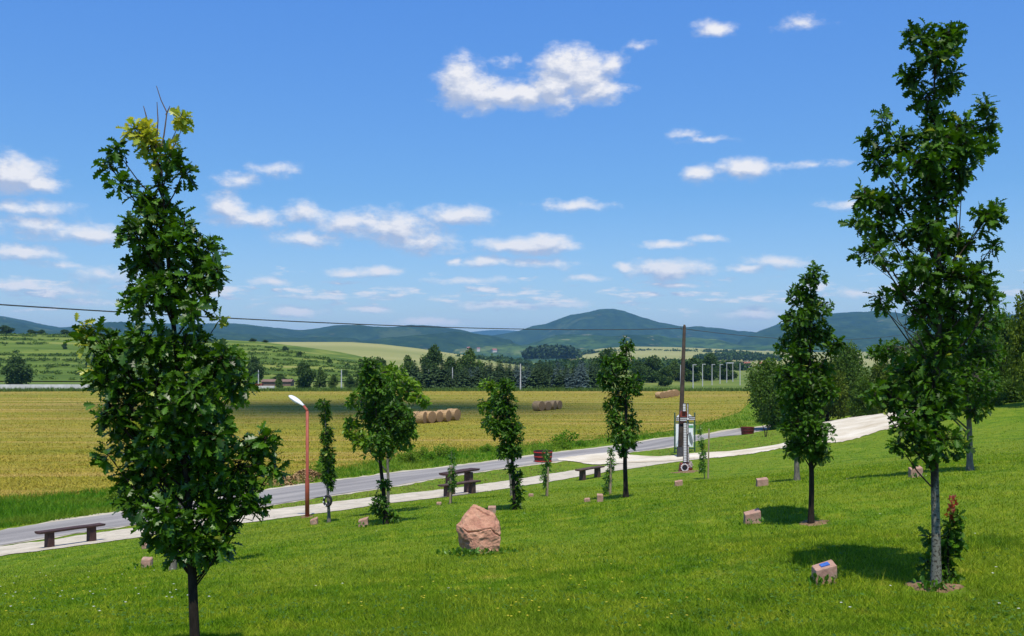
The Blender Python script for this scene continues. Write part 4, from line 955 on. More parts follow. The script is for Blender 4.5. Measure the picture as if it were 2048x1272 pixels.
# ------------------------------------------------------------------ tyre on the narrow tree
MT['rubber'] = simple('black_rubber', (.012, .012, .014), .6, .4, .3, 20)
def tyre():
    c = Vector(W(656, 1001, 27.9)); mb = MB(); k = 22; q = 9
    for i in range(k):
        a = 6.283*i/k; cc = Vector((math.cos(a)*.105, 0, math.sin(a)*.135))
        for j in range(q):
            b_ = 6.283*j/q; mb.v.append(tuple(cc*(1+math.cos(b_)*.30)+Vector((0, math.sin(b_)*.05, 0))))
    for i in range(k):
        for j in range(q): mb.face((i*q+j, i*q+(j+1) % q, ((i+1) % k)*q+(j+1) % q, ((i+1) % k)*q+j))
    o = mb.build('wreath', MT['rubber'], smooth=True); o.location = c-Vector((0, .06, 0)); tag(o, 'dark round wreath hung on the trunk of the narrow tree', 'wreath')
    for a in (2.4, 3.3, 4.2):
        bw = MB().box((math.cos(a)*.11, -.055, math.sin(a)*.14), (.035, .02, .03), 0); bw.build('pale_ribbon', MT['whitepaint'], o)
tyre()
# ------------------------------------------------------------------ utility poles and wire
MT['polewood'] = simple('brown_pole_wood', (.070, .052, .040), .9, .2, .35, 3, .004)
MT['wire'] = simple('dark_wire', (.045, .05, .055), .5, .4)
PT = Vector((10.08, 59, 1.87))
def upole(px, py, top, Y, label, r0=.15, r1=.085, bx=None):
    b = Vector((bx if bx is not None else (px-CX)/F*Y, Y, 0)); b.z = h(b.x, b.y); root = empty('utility_pole', b, label, 'utility pole')
    tp = top-b; MB().tube([(0, 0, -.3), tp*.3, tp*.7, tp-Vector((0, 0, .1)), tp], [r0, r0*.92, (r0+r1)/2, r1, r1*.6], 14).build('post', MT['polewood'], root, smooth=True)
    MB().box((-.0, -.0, .25), (r0*2.1, r0*2.1, .75)).build('concrete_footing', MT['footing'], root)
    MB().tube([tp+Vector((-.05, 0, -.30)), tp+Vector((-.20, -.05, -.28)), tp+Vector((-.22, -.05, -.12))], .015, 6).build('insulator_hook', MT['wire'], root)
MT['footing'] = simple('dark_footing', (.05, .05, .052), .9)
upole(1360, 920, Vector((10.22, 59, 2.10)), 59, 'tall brown wooden utility pole behind the little windmill', bx=9.95)
upole(1835, 0, Vector((40.7, 100, 2.95)), 100, 'farther brown utility pole half hidden by the tallest right oak', bx=40.6)
upole(-700, 0, Vector((-21.2, 17.4, 2.1)), 17.4, 'utility pole outside the left edge holding the wire', bx=-21.2)
def wire():
    D = Vector((-.6, -.8, 0)); mb = MB(); pts = []
    for i in range(41):
        s = 52*i/40; pts.append((10.0+D.x*s, 58.95+D.y*s, 1.36+.00076*(s-26)**2))
    mb.tube(pts, .019, 6)
    o = mb.build('overhead_wire', MT['wire'], smooth=True); tag(o, 'long dark wire sagging from the left edge to the tall brown pole', 'wire')
    mb = MB(); a = Vector((10.0, 58.95, 1.873)); b = Vector((40.5, 99.9, 2.75))
    mb.tube([tuple(a.lerp(b, i/20)+Vector((0, 0, -1.4*4*(i/20)*(1-i/20)*.5))) for i in range(21)], .019, 6)
    o = mb.build('overhead_wire', MT['wire'], smooth=True); tag(o, 'thin dark wire running right from the tall brown pole to the far one', 'wire')
wire()
# ------------------------------------------------------------------ notice board
MT['greenpaint'] = simple('green_frame_paint', (.02, .075, .045), .5, .4)
MT['boardwhite'] = simple('white_board', (.74, .76, .76), .5, .4, .05, 4)
MT['boardgrey'] = simple('grey_print', (.16, .18, .18), .6, .3, .5, 20)
MT['boardgreen'] = simple('green_print', (.10, .32, .14), .6, .3, .2, 20)
def board():
    Y = 63; m_ = Y/F; b = at(1369, Y); root = empty('notice_board', b, 'white notice board in a green frame behind the tall brown pole', 'notice board')
    X = lambda px: (px-1369)*m_; Z = lambda py: (HY-py)/F*Y-b.z
    for px in (1349.5, 1389.5): MB().box((X(px), 0, (Z(825)-.3)/2), (.08, .08, Z(825)+.3)).build('post', MT['greenpaint'], root, bevel=.01)
    for py in (846, 897): MB().box((0, 0, Z(py)), (X(1388.2)-X(1350.8), .06, .06)).build('rail', MT['greenpaint'], root)
    p = MB().box((0, 0, (Z(848)+Z(894))/2), (X(1387)-X(1352), .04, Z(848)-Z(894))).build('panel', MT['boardwhite'], root, bevel=.005)
    t = MB(); [t.box((X(px), -.026, Z(853)), (.12, .012, .16)) for px in (1377, 1380.8, 1384.2)]; t.build('green_heading', MT['boardgreen'], p)
    g_ = MB(); k = [(1376,866),(1381,864),(1384,874),(1386,884),(1384,892),(1379,884)]; g_.v += [(X(a), -.030, Z(c)) for a, c in k]+[(X(a), -.0205, Z(c)) for a, c in k]
    g_.face(tuple(range(6))); [g_.face((i, i+6, (i+1) % 6+6, (i+1) % 6)) for i in range(6)]; g_.build('grey_picture', MT['boardgrey'], p)
    r_ = MB(); k = 12; 
    for yy in (-.03, .03):
        for i in range(k+1):
            a = math.pi*i/k; r_.v.append((math.cos(a)*(X(1386)-X(1369)), yy, Z(838)+math.sin(a)*.36))
    for i in range(k): r_.face((i, i+1, i+k+2, i+k+1))
    r_.face(tuple(reversed(range(k+1)))); r_.face(tuple(range(k+1, 2*k+2))); r_.face((0, k+1, 2*k+1, k)); r_.build('arched_sign', MT['boardwhite'], root)
board()
# ------------------------------------------------------------------ ornamental windmill
MT['millred'] = simple('brick_red_paint', (.22, .045, .025), .6, .3, .25, 8)
MT['milldark'] = simple('dark_brown_paint', (.045, .018, .015), .6, .3, .25, 8)
MT['millwhite'] = simple('white_slats', (.74, .70, .70), .5, .3, .06, 8)
MT['flower'] = simple('pink_white_flowers', (.62, .36, .36), .8, .2, .5, 40, 0, 0, (.85, .75, .74))
def windmill():
    Y = 46; m_ = Y/F; b = at(1369, Y); root = empty('garden_windmill', b, 'slim red ornamental windmill with white slatted sails on the lawn', 'garden windmill')
    X = lambda px: (px-1369)*m_; Z = lambda py: (HY-py)/F*Y-b.z
    z0 = .18
    MB().box((X(1373.5), .10, (Z(850)+z0)/2), (.11, .22, Z(850)-z0)).build('tower', MT['milldark'], root, bevel=.008)
    # cap
    c = MB(); y0, y1 = -.06, .28; pts = [(1359.5, 834), (1373.5, 834), (1372.5, 822.5), (1362, 822.5), (1360, 828)]
    for yy in (y0, y1): c.v += [(X(a), yy, Z(q)) for a, q in pts]
    c.face(tuple(range(5))); c.face(tuple(reversed(range(5, 10)))); [c.face((i, i+5, (i+1) % 5+5, (i+1) % 5)) for i in range(5)]; c.build('cap', MT['millred'], root)
    MB().box((X(1366), .12, Z(847)), (.30, .26, .28), taper=.8).build('cap_base', MT['milldark'], root)
    def sail(name, x0, x1, y0_, y1_, n_, horizontal=False, yy=-.13, cols=1):
        """wooden frame with white slats across it"""
        fr = MB(); xa, xb, za, zb = X(x0), X(x1), Z(y1_), Z(y0_); t = .022
        fr.box(((xa+xb)/2, yy+.012, (za+zb)/2), (xb-xa, .012, zb-za))
        for x_ in (xa, xb): fr.box((x_, yy, (za+zb)/2), (t, .05, zb-za+t))
        for z_ in (za, zb): fr.box(((xa+xb)/2, yy-.002, z_), (xb-xa, .045, t))
        o = fr.build(name, MT['milldark'] if name != 'lower_sail' else MT['milldark'], root)
        sl_ = MB()
        if horizontal:
            for r_ in range(2):
                for i in range(n_):
                    cx_ = xa+(xb-xa)*(i+.5)/n_; cz = za+(zb-za)*(r_+.5)/2; sl_.box((cx_, yy-.006, cz), ((xb-xa)/n_*.66, .022, (zb-za)/2*.66))
        else:
            for i in range(n_):
                cz = za+(zb-za)*(i+.5)/n_; sl_.box(((xa+xb)/2, yy-.006, cz), ((xb-xa)*.84, .022, (zb-za)/n_*.72))
        sl_.build('slats', MT['millwhite'], o)
    sail('lower_sail', 1365.6, 1372.4, 845, 923.5, 24); sail('upper_sail', 1364.4, 1370.6, 806.5, 822.3, 5)
    sail('side_ladder', 1373.2, 1376, 806.5, 868, 22, yy=-.10); sail('side_ladder', 1374.2, 1376.8, 890, 924, 12, yy=-.10)
    sail('cross_sail', 1358.6, 1372.3, 834.2, 842, 7, True, -.16); sail('cross_sail', 1376.4, 1389, 832.6, 840, 7, True, -.16); sail('cross_sail', 1351, 1356.8, 834.5, 841.5, 2, True, -.16)
    MB().box((X(1370), -.13, Z(838.4)), (X(1389)-X(1351), .03, .03)).build('cross_spar', MT['milldark'], root)
    MB().tube([(X(1374.3), -.2, Z(837)), (X(1374.3), .1, Z(837))], .05, 10).build('hub', MT['millwhite'], root)
    MB().box((X(1369.5), .1, .17), (.50, .46, .42), taper=.75).build('base', MT['millred'], root, bevel=.01)
    w_ = MB(); k = 14      # ring of white blossoms round a dark centre
    cx_, cz = X(1368.2), Z(934)
    MB().tube([(cx_, -.20, cz), (cx_, -.15, cz)], .10, 16).build('flower_pot', MT['rubber'], root)
    for i in range(k):
        a = 6.283*i/k; w_.box((cx_+.155*math.cos(a), -.17, cz+.155*math.sin(a)), (.05, .07, .05), 0, rot=Matrix.Rotation(-a+.6, 3, 'Y'))
    w_.build('white_flower_ring', MT['millwhite'], root)
    P = np.array([X(1380), -.02, Z(929)])+unit(rng.normal(0, 1, (160, 3)))*np.array([.13, .13, .17])*rng.random((160, 1))**.3
    leaves('flower_bunch', P, rng.normal(0, 1, P.shape), rng.normal(0, 1, P.shape), np.full(160, .06), 'oval', MT['flower'], root)
    MB().lathe([(.07, -.02), (.12, .10), (.13, .16), (.10, .15)], (X(1380), -.02, 0), 12).build('flower_pot', MT['millred'], root)
windmill()
# ------------------------------------------------------------------ barrel planters
def barrel(px, Y, wpx, hpx, label, wood, hoop, inner):
    b = at(px, Y); m_ = Y/F; r_ = wpx*m_/2; hh = hpx*m_; root = empty('barrel_planter', b, label, 'planter', 'half barrel planters by the road')
    mb = MB(); k = 18
    for j in range(k):
        a0 = 6.283*(j+.03)/k; a1 = 6.283*(j+.97)/k; b0 = len(mb.v)
        for rr, z in ((r_*.86, -.05), (r_*.95, hh*.5), (r_, hh)):
            for a in (a0, a1):
                mb.v.append((rr*math.cos(a), rr*math.sin(a), z)); mb.v.append(((rr-.05)*math.cos(a), (rr-.05)*math.sin(a), z))
        for i in range(2):
            o = b0+i*4; mb.face((o, o+2, o+6, o+4)); mb.face((o+1, o+5, o+7, o+3)); mb.face((o, o+4, o+5, o+1)); mb.face((o+2, o+3, o+7, o+6))
        mb.face((b0+8, b0+10, b0+11, b0+9))
    mb.build('staves', wood, root)
    for z in (.12, .5, .88):
        rr = r_*(.87+.13*z)+.008; MB().lathe([(rr, hh*z-.03), (rr+.012, hh*z-.025), (rr+.014, hh*z+.025), (rr, hh*z+.03)], (0, 0, 0), 28).build('hoop', hoop, root, smooth=True)
    MB().lathe([(0, hh*.78), (r_*.90, hh*.76)], (0, 0, 0), 18).build('soil', inner, root)
barrel(1086, 59.5, 38, 23, 'dark barrel planter with red hoops behind the sapling', MT['milldark'], MT['hoopred'] if 'hoopred' in MT else MT.setdefault('hoopred', simple('bright_red_hoop', (.42, .03, .02), .5)), MT['soil'])
barrel(1495, 80, 27, 15, 'dark red barrel planter on the grass at the far end of the road', simple('dark_red_wood', (.13, .018, .014), .6), simple('maroon_hoop', (.06, .012, .012), .5), MT['soil'])
p = G(1531, 874); root = empty('forked_stick', p, 'small forked stick in the grass right of the red barrel planter', 'stick')
MB().tube([(0, 0, -.1), (-.05, 0, .35), (-.2, 0, .8)], [.04, .035, .02], 6).build('stem', MT['bark'], root); MB().tube([(.05, 0, -.05), (.1, 0, .4), (.22, 0, .75)], [.035, .03, .02], 6).build('stem', MT['bark'], root)
# ------------------------------------------------------------------ hay bales
n = NT('hay_bale'); oc = n.objc(); st = n.noise(1, 5, n.scale(oc, (3, 22, 22)), .7); c = n.ramp(st, [(.3, (.22, .13, .055)), (.5, (.42, .27, .13)), (.72, (.62, .44, .24))]); n.base(c, .95, .1); n.bump(st, .9, .05); MT['hay'] = n.m
n = NT('hay_bale_end'); oc = n.objc(); sp = n.N.new('ShaderNodeTexWave'); sp.wave_type = 'RINGS'; sp.rings_direction = 'X'; sp.inputs['Scale'].default_value = 5; sp.inputs['Distortion'].default_value = 3; n.L.new(oc, sp.inputs['Vector'])
c = n.ramp(sp.outputs['Fac'], [(.2, (.17, .095, .045)), (.8, (.42, .27, .14))]); n.base(c, .95, .1); MT['hayend'] = n.m
def bale_tpl():
    root = bpy.data.objects.new('hay_bale', None); COL.objects.link(root); root.empty_display_size = .3
    r_, L_ = .60, 1.16; k = 30; mb = MB()
    for i in range(7):
        x = -L_/2+L_*i/6; rr = r_*(.965 if i in (0, 6) else 1)
        for j in range(k):
            a = 6.283*j/k; q = rr*(1+.09*mnoise.noise((x*3, math.cos(a)*2, math.sin(a)*2))); z = r_+q*math.sin(a); mb.v.append((x, q*math.cos(a), max(z, .02)))
    for i in range(6):
        for j in range(k): mb.face((i*k+j, i*k+(j+1) % k, (i+1)*k+(j+1) % k, (i+1)*k+j))
    mb.build('bale_body', MT['hay'], root, smooth=True)
    for s_ in (-1, 1):
        e = MB(); x = s_*L_/2
        for rr, dx in ((r_*.965, 0), (r_*.7, .015), (r_*.35, .03), (0.01, .035)):
            for j in range(k):
                a = 6.283*j/k; e.v.append((x+s_*dx, rr*math.cos(a), max(.02, r_+rr*math.sin(a))))
        for i in range(3):
            for j in range(k): e.face((i*k+j, i*k+(j+1) % k, (i+1)*k+(j+1) % k, (i+1)*k+j))
        e.build('bale_end', MT['hayend'], root)
    return root
bt = bale_tpl(); GBL = ['round bales of the nearest row', 'round bales of the middle row', 'round bales of the farthest row']
def bales(lst, rz, gi, labs, s_=1):
    for (px, py, dz), lab in zip(lst, labs):
        Y = 6.2*F/(py-HY); x = (px-CX)/F*Y; plant(bt, Vector((x, Y, h(x, Y)+.03)), rz+random.uniform(-.35, .35), (s_*random.uniform(.94, 1.06), s_*random.uniform(.98, 1.1), s_*random.uniform(.90, 1.03)), lab, 'hay bale', GBL[gi])
bales([(839,847.5,0),(856,846.5,0),(871,845,0),(887,844,0),(906,841.5,0)], R(-38), 0, ['leftmost hay bale of the nearest row, touching the locust tree', 'second hay bale from the left in the nearest row', 'middle hay bale of the nearest row', 'second hay bale from the right in the nearest row', 'rightmost and largest hay bale of the nearest row'])
bales([(1077,822.5,0),(1090,821,0),(1101,819.5,0),(1112,818,0)], R(-30), 1, ['leftmost brownish hay bale of the middle row', 'second hay bale from the left in the middle row', 'third hay bale from the left in the middle row', 'rightmost hay bale of the middle row'])
bales([(1320,797,0),(1331,796,0),(1341,794.5,0),(1350,793,0)], R(-60), 2, ['leftmost pale hay bale of the farthest row', 'second hay bale from the left in the farthest row', 'third hay bale from the left in the farthest row', 'rightmost hay bale of the farthest row'], .98)
# heap of loose hay
def heap():
    P = []; A = []
    for px, py, rx, rz_, k in [(585,963,1.1,.20,1600),(614,956,.8,.42,1600),(560,969,.8,.12,700),(630,957,.5,.3,700)]:
        c = G(px, py)
        for _ in range(k):
            a = random.random()*6.28; r_ = random.random()**.5; P.append((c.x+rx*r_*math.cos(a), c.y+rx*.8*r_*math.sin(a), c.z+rz_*(1-r_**1.6)*random.uniform(.85, 1.05)+.02)); A.append((random.gauss(0, 1), random.gauss(0, 1), random.gauss(0, .3)))
    P = np.array(P); o = leaves('hay_heap', P, np.array(A), np.array([[0, 0, 1.]])+rng.normal(0, .3, P.shape), .15*rng.uniform(.4, 1.4, len(P)), 'oval', MT['hayleaf'], None)
    tag(o, 'low heap of brown dry hay behind the red street lamp', 'hay heap')
MT['hayleaf'] = leaf_mat('dry_hay', (.18, .11, .05), (.40, .26, .12), trans=.05, rough=.9, spec=.1)
heap()
# ------------------------------------------------------------------ concrete posts beyond the field
MT['postwhite'] = simple('whitish_concrete', (.46, .46, .45), .85, .2, .1, 3)
def cpost(px, y0, y1, label, Y=None, group=None, w=.28, arm=0):
    Y = Y or 205; m_ = Y/F; zb = (HY-y1)*m_; z0 = -6.4; b = Vector(((px-CX)*m_, Y, z0)); root = empty('concrete_post', b, label, 'post', group)
    zt = (HY-y0)*m_-z0
    MB().box((0, 0, zt/2-.2), (w, w, zt+.4), taper=.6).build('shaft', MT['postwhite'], root)
    if arm: MB().box((arm*.35, 0, zt-.06), (.9, .12, .14)).build('arm', MT['postwhite'], root)
    else: MB().box((0, 0, zt+.07), (.12, .12, .18)).build('cap', MT['postwhite'], root)
cpost(1041, 729, 783, 'white concrete post in front of the spruce grove', 199)
cpost(683, 740, 775, 'white concrete post right of the lone rounded tree', 215)
cpost(517, 741, 770, 'white concrete post left of the lone rounded tree', 240)
cpost(857, 741, 756, 'short white post showing at the left part of the grove', 226); cpost(905, 736, 752, 'white post top showing above the dark trees of the grove', 226)
GP = 'row of tall white posts beyond the meadow'
for px, y0, Y, lab in [(1308, 729, 300, 'leftmost tall white post of the row beyond the meadow'), (1361, 731, 238, 'white post next to the tall brown pole'), (1386, 729, 228, 'nearest and tallest white post right of the brown pole'),
                       (1405, 728, 250, 'second white post right of the brown pole'), (1424, 728.5, 262, 'third white post right of the brown pole'), (1440, 728.5, 278, 'fourth white post right of the brown pole'),
                       (1453.5, 728, 292, 'left leg post of the white gate frame'), (1465.5, 727.5, 302, 'right leg post of the white gate frame'), (1480, 727, 262, 'white post at the right end of the row, beside the spreading tree'), (1376, 732, 330, 'thin far white post behind the row'), (1321, 733, 350, 'thin far white post left of the brown pole')]:
    cpost(px, y0, 0, lab, Y, GP, .22, arm=1 if px in (1386, 1405, 1424, 1440) else 0)
Y = 296; o = MB().box(((1459.5-CX)/F*Y, Y, (HY-727)/F*Y+.18), (12.4*Y/F+.3, 1.6, .28)).build('crossbeam', MT['postwhite']); tag(o, 'white crossbeam joining two posts of the row into a frame', 'beam')
# low walls, shed, houses
def wall(x0, x1, Y, hh, label):
    a = (x0-CX)/F*Y; b = (x1-CX)/F*Y; root = empty('low_wall', ((a+b)/2, Y, -6.5), label, 'wall'); L_ = b-a; k = max(2, int(L_/4))
    for i in range(k): 
        w_ = L_/k; MB().box((-L_/2+w_*(i+.5), 0, hh/2), (w_-.05, .22, hh)).build('wall_panel', MT['wallwhite'], root)
    return root
MT['wallwhite'] = simple('pale_wall', (.60, .57, .54), .9, .2, .12, .5)
wall(-60, 184, 214, 1.25, 'long low pale wall along the far left edge of the hay field'); wall(494, 549, 212, 1.0, 'short pale wall right of the near oak, beyond the hay field')
MT['rust'] = simple('rusty_red', (.24, .075, .05), .9, .2, .3, 1); MT['brownroof'] = simple('brown_roof', (.20, .13, .10), .9, .2, .2, 1)
root = empty('brick_stack', ((509-CX)/F*222, 222, -6.4), 'rusty red stacked blocks behind the short pale wall', 'brick stack')
for i in range(6): MB().box((-1.5+i*.62, 0, .55), (.5, 1.2, random.uniform(1.0, 1.6))).build('stacked_block', MT['rust'], root)
root = empty('farm_shed', ((556-CX)/F*255, 255, -6.4), 'long low brown shed beyond the short pale wall', 'shed')
MB().box((0, 0, .3), (7.4, 4, 1.2)).build('wall', MT['brownroof'], root)
r_ = MB(); r_.v += [(-3.9, -2.3, .9), (3.9, -2.3, .9), (3.9, 2.3, .9), (-3.9, 2.3, .9), (-3.9, 0, 1.5), (3.9, 0, 1.5)]; [r_.face(q) for q in ((0, 1, 5, 4), (2, 3, 4, 5), (1, 2, 5), (0, 4, 3), (0, 3, 2, 1))]; r_.build('roof', MT['brownroof'], root)
MT['tile'] = simple('red_roof_tiles', (.28, .11, .07), .9, .2, .2, 1); MT['plaster'] = simple('cream_plaster', (.62, .56, .48), .9, .2, .1, 1); MT['glassdark'] = simple('dark_window', (.03, .035, .04), .2, .5)
def house(px, py, Y, w_, d_, hw, hr, label, rz=0.0):
    b = Vector(W(px, py, Y)); root = empty('village_house', b, label, 'house', 'village houses far in the valley', rz)
    MB().box((0, 0, hw/2-2), (w_, d_, hw+4)).build('wall', MT['plaster'], root)
    r_ = MB(); e = .5; r_.v += [(-w_/2-e, -d_/2-e, hw), (w_/2+e, -d_/2-e, hw), (w_/2+e, d_/2+e, hw), (-w_/2-e, d_/2+e, hw), (-w_/2-e, 0, hw+hr), (w_/2+e, 0, hw+hr)]
    [r_.face(q) for q in ((0, 1, 5, 4), (2, 3, 4, 5), (1, 2, 5), (0, 4, 3), (0, 3, 2, 1))]; rf = r_.build('roof', MT['tile'], root)
    MB().box((w_*.2, d_*.15, hw+hr), (.8, .8, 1.8)).build('chimney', MT['plaster'], rf)
    for x in (-.3, .0, .3): MB().box((x*w_, -d_/2-.02, hw*.55), (1.1, .1, 1.3)).build('window', MT['glassdark'], root)
def onland(hd, px, py):
    pxs, Yc, Z = hd; j = int(np.clip(np.searchsorted(pxs, px), 0, len(pxs)-1)); P_ = HY-F*Z[:, j]/Yc; i = int(np.argmax(P_ <= py)); return Yc[i], Z[i, j]
def house_on(hd, px, py, *a, **k):
    Y, z = onland(hd, px, py); house(px, HY-F*z/Y, Y, *a, **k)
house_on(VC, 1511, 716, 8, 8, 3.5, 3.5, 'red-roofed village house standing right of the crop fields')
house_on(FH, 989, 706, 13, 10, 5, 5, 'single red-roofed house at the foot of the mountains', .3); house_on(FH, 937, 704, 9, 9, 9, 4, 'left tiny white house at the foot of the mountains'); house_on(FH, 957, 705, 9, 9, 8, 3, 'right tiny white house at the foot of the mountains')
for q in [(1351, 7, 2.6, 2.4, 'low red-roofed house behind the meadow trees, left of the brown pole'), (1466, 10, 2.6, 1.6, 'wide pale house behind the white gate frame'), (1492, 6, 3.2, 2.2, 'cream house beside the spreading roadside tree'), (1525, 6, 3.6, 1.8, 'small pale house glimpsed right of the roadside tree top')]:
    house(q[0], 720+7.0*F/900, 900, q[1], 6, q[2], q[3], q[4])

# ------------------------------------------------------------------ grass
LAWN = np.array([(-300,1160),(-120,1131),(0,1115),(240,1083),(560,1039),(770,1010),(900,996),(1060,972),(1180,952),(1260,940),(1330,929),(1400,920),(1450,917),(1520,908),(1580,896),(1640,890),(1700,883),(1760,864),(1830,846),(2048,803),(2300,760)])
def blades(name, n_, Yr, ar, test, hr, wfun, mat, kind_lab, lean=.5, tfun=None):
    iv = rng.uniform(1/Yr[1], 1/Yr[0], n_); Y = 1/iv; a = rng.uniform(ar[0], ar[1], n_); X = a*Y; Z = H(X, Y); px = CX+F*a; py = HY-F*Z/Y
    k = test(px, py, X, Y); X, Y, Z = X[k], Y[k], Z[k]; m_ = len(X)
    pt = vnoise(X, Y, .8, 77, 3)+.5
    hh = rng.uniform(hr[0], hr[1], m_)*(.55+.9*pt); w_ = wfun(Y); th = rng.random(m_)*6.283; dx = np.cos(th)*w_; dy = np.sin(th)*w_
    la = rng.random(m_)*6.283; ll = hh*lean*rng.random(m_)*1.6
    b = np.stack([X, Y, Z-.005], 1); V = np.stack([b+np.stack([dx, dy, 0*dx], 1), b-np.stack([dx, dy, 0*dx], 1), b+np.stack([np.cos(la)*ll, np.sin(la)*ll, hh], 1)], 1).reshape(-1, 3)
    Fc = np.arange(3*m_).reshape(-1, 3); t = np.repeat(rng.random(m_), 3)
    o = mesh_np(name, V, Fc, mat, tint=t); tag(o, kind_lab, 'grass', kind='stuff'); return o
soils = [(G(1868,1182), .30), (G(1626,1050), .26), (G(1372,944), .75)]
def lawn_test(px, py, X, Y):
    k = py > np.interp(px, LAWN[:, 0], LAWN[:, 1])-1.5+4.5*vnoise(X, Y, .9, 19, 3)
    for c, r_ in soils: k &= np.hypot(X-c.x, Y-c.y)*(1+.5*vnoise(X, Y, 2.5, 31, 2)) > r_*(.6+.9*rng.random(len(X)))
    return k
blades('lawn_grass', 620000, (6.5, 62), (-.57, .57), lawn_test, (.018, .062), lambda Y: .0022+.00028*Y, MT['blade'], 'short mown green grass covering the sloping lawn', 1.1)
blades('tall_grass_tufts', 26000, (6.5, 40), (-.57, .57), lambda px, py, X, Y: lawn_test(px, py, X, Y) & (vnoise(X, Y, .9, 55, 3) > .14), (.09, .20), lambda Y: .002+.00022*Y, MT['blade'], 'scattered taller grass tufts on the lawn')
rf = np.array(road_far); rn = np.array(road_near); fbn = np.array(fb); pf = np.array(path_far)
blades('verge_grass', 230000, (34, 170), (-.60, .25), lambda px, py, X, Y: (py < np.interp(px, rf[:, 0], rf[:, 1])-3) & (py > np.interp(px, fbn[:, 0], fbn[:, 1])-4+5*(vnoise(X, Y, .3, 12, 3))), (.10, .30), lambda Y: .010+.00030*Y, MT['verge'], 'tall green verge grass between the road and the hay field', .8)
blades('roadside_grass', 90000, (30, 90), (-.60, .30), lambda px, py, X, Y: (py > np.interp(px, rn[:, 0], rn[:, 1])+3.5) & (py < np.interp(px, np.r_[pf[:, 0], 1450, 1520, 1580, 1640, 1690], np.r_[pf[:, 1], 904, 897, 884, 861, 836])-1) & ~((px > 1140) & (px < 1300) & (py < 936) & (py > 896)),
       (.03, .09), lambda Y: .004+.0004*Y, MT['dryblade'], 'dry yellowish grass strip between road and footpath')
n = NT('stubble_straw'); t = n.attr(); P_ = n.position(); st_ = n.noise(1, 5, n.scale(P_, (.022, .36, 1)), .62, .35)
c = n.ramp(st_, [(.32, (.14, .17, .010)), (.43, (.26, .245, .022)), (.51, (.38, .295, .045)), (.58, (.46, .315, .085)), (.68, (.58, .42, .18))]); c = n.mix(n.mr(n.noise(1, 4, n.scale(P_, (.010, .055, 1)), .6), .46, .62, 0, .45), c, (.20, .25, .015)); c = n.mix(.32, c, (.33, .285, .042)); c = n.mix(1.0, c, n.ramp(t, [(0, (.78, .8, .7)), (1, (1.18, 1.12, 1.1))]), 'MULTIPLY'); n.base(c, .9, .05); MT['stubble'] = n.m
blades('field_stubble', 300000, (42, 195), (-.60, .30), lambda px, py, X, Y: (py < np.interp(px, fbn[:, 0], fbn[:, 1])+3*(vnoise(X, Y, .3, 12, 3))), (.05, .16), lambda Y: .010+.00045*Y, MT['stubble'], 'short yellow stubble and loose straw on the hay field', 1.2)
# low weeds, clover and flowers
def scatter(n_, Yr, test, zr=(0, .03), seed=0):
    iv = rng.uniform(1/Yr[1], 1/Yr[0], n_); Y = 1/iv; a = rng.uniform(-.56, .56, n_); X = a*Y; Z = H(X, Y); k = test(CX+F*a, HY-F*Z/Y, X, Y)
    return np.stack([X, Y, Z+rng.uniform(*zr, n_)], 1)[k]
P = scatter(22000, (6.5, 34), lambda px, py, X, Y: lawn_test(px, py, X, Y) & (vnoise(X, Y, .5, 66, 4)+.5*vnoise(X, Y, 4, 67, 2) > .06), (.01, .05))
o = leaves('clover_patches', P, rng.normal(0, 1, P.shape)*np.array([1, 1, .3]), np.array([[0, 0, 1.]])+rng.normal(0, .3, P.shape), .034*rng.uniform(.6, 1.5, len(P)), 'oval', MT['clover'] if 'clover' in MT else MT.setdefault('clover', leaf_mat('clover_leaf', (.030, .085, .010), (.085, .18, .022), trans=.25, rough=.6, spec=.2)), None)
tag(o, 'broad-leaved weeds and clover in patches over the lawn', 'weeds', kind='stuff')
def flowers(name, n_, mat, Yr, size, cut, seed, label, test=None):
    P = scatter(n_, Yr, lambda px, py, X, Y: lawn_test(px, py, X, Y) & (vnoise(X, Y, .25, seed, 3) > cut) & (test(px, py) if test else True), (.06, .12)); k = len(P)
    P = np.repeat(P, 5, 0); a = np.tile(np.arange(5)*1.2566, k); A = np.stack([np.cos(a), np.sin(a), .3+0*a], 1)
    o = leaves(name, P, A, np.tile([[0, 0, 1.]], (len(P), 1)), np.full(len(P), size), 'oval', mat, None); tag(o, label, 'wildflowers', kind='stuff')
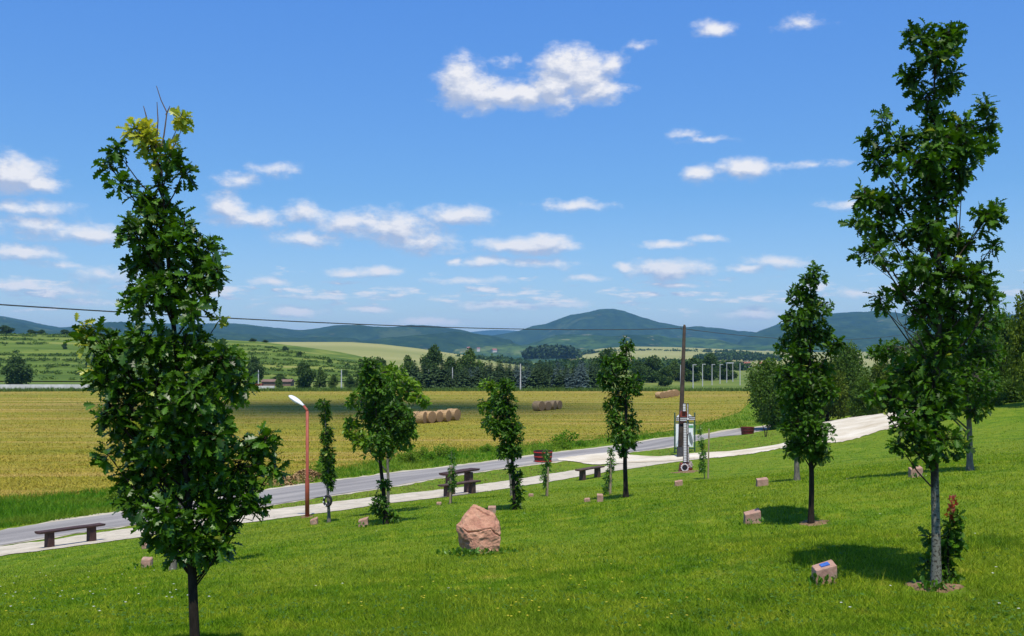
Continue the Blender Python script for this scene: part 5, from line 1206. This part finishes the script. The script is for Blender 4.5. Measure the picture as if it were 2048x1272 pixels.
MT['petalw'] = leaf_mat('white_petal', (.62, .62, .60), (.85, .85, .82), trans=.2); MT['petaly'] = leaf_mat('yellow_petal', (.62, .50, .02), (.80, .66, .04), trans=.2)
flowers('white_wildflowers', 150, MT['petalw'], (9, 35), .016, -.02, 91, 'tiny white wildflowers dotted over the lawn')
flowers('white_wildflowers', 160, MT['petalw'], (12, 17), .015, -.1, 92, 'white daisies gathered on the left of the lawn', lambda px, py: (px < 400))
flowers('yellow_wildflowers', 420, MT['petaly'], (9, 32), .016, .03, 93, 'tiny yellow wildflowers dotted over the lawn')
# weeds at stone feet
def feet():
    P = []
    for px, py, r_, k in [(957,1112,.40,150),(925,1112,.2,110),(1640,1174,.14,50),(1504,1052,.2,25),(1831,958,.2,20),(727,1055,.2,20),(294,1139,.2,30),(1874,1182,.14,40),(1860,1184,.1,30)]:
        b = G(px, py)
        for _ in range(k): P.append((b.x+random.gauss(0, r_*.7), b.y-abs(random.gauss(0, .05)), b.z+random.uniform(0, .09)))
    P = np.array(P); o = leaves('weeds_at_stones', P, rng.normal(0, .5, P.shape)+np.array([0, 0, 1.]), rng.normal(0, 1, P.shape), .065*rng.uniform(.5, 1.3, len(P)), 'oval', MT['sapling'], None)
    tag(o, 'green weeds growing round the feet of the stones', 'weeds', kind='stuff')
feet()
# bushes and tall weeds on the verge and at the field edge
vb = clump_tree('verge_bush', 1.1, 1.8, 900, .13, 'verge', 'oval', seed=51, nb=7, trunk_h=0)
for px, py, s_ in [(1137,893,1.3),(1125,898,.8),(820,926,1.0),(880,916,1.0),(862,922,.7),(845,919,.9),(905,914,.7),(640,950,1.0),(652,955,.8),(1160,893,.6),(975,905,.7),(240,1000,.8)]:
    p = G(px, py); plant(vb, p-Vector((0, 0, .05)), random.random()*6, (s_, s_, s_*.8), 'small green bush in the tall grass of the verge', 'bush', 'small bushes on the road verge')
blades('field_edge_weeds', 26000, (190, 206), (-.60, .25), lambda px, py, X, Y: (Y > 195), (.3, .8), lambda Y: .09+0*Y, MT['scrub'], 'dark tall weeds along the far edge of the hay field', .4)
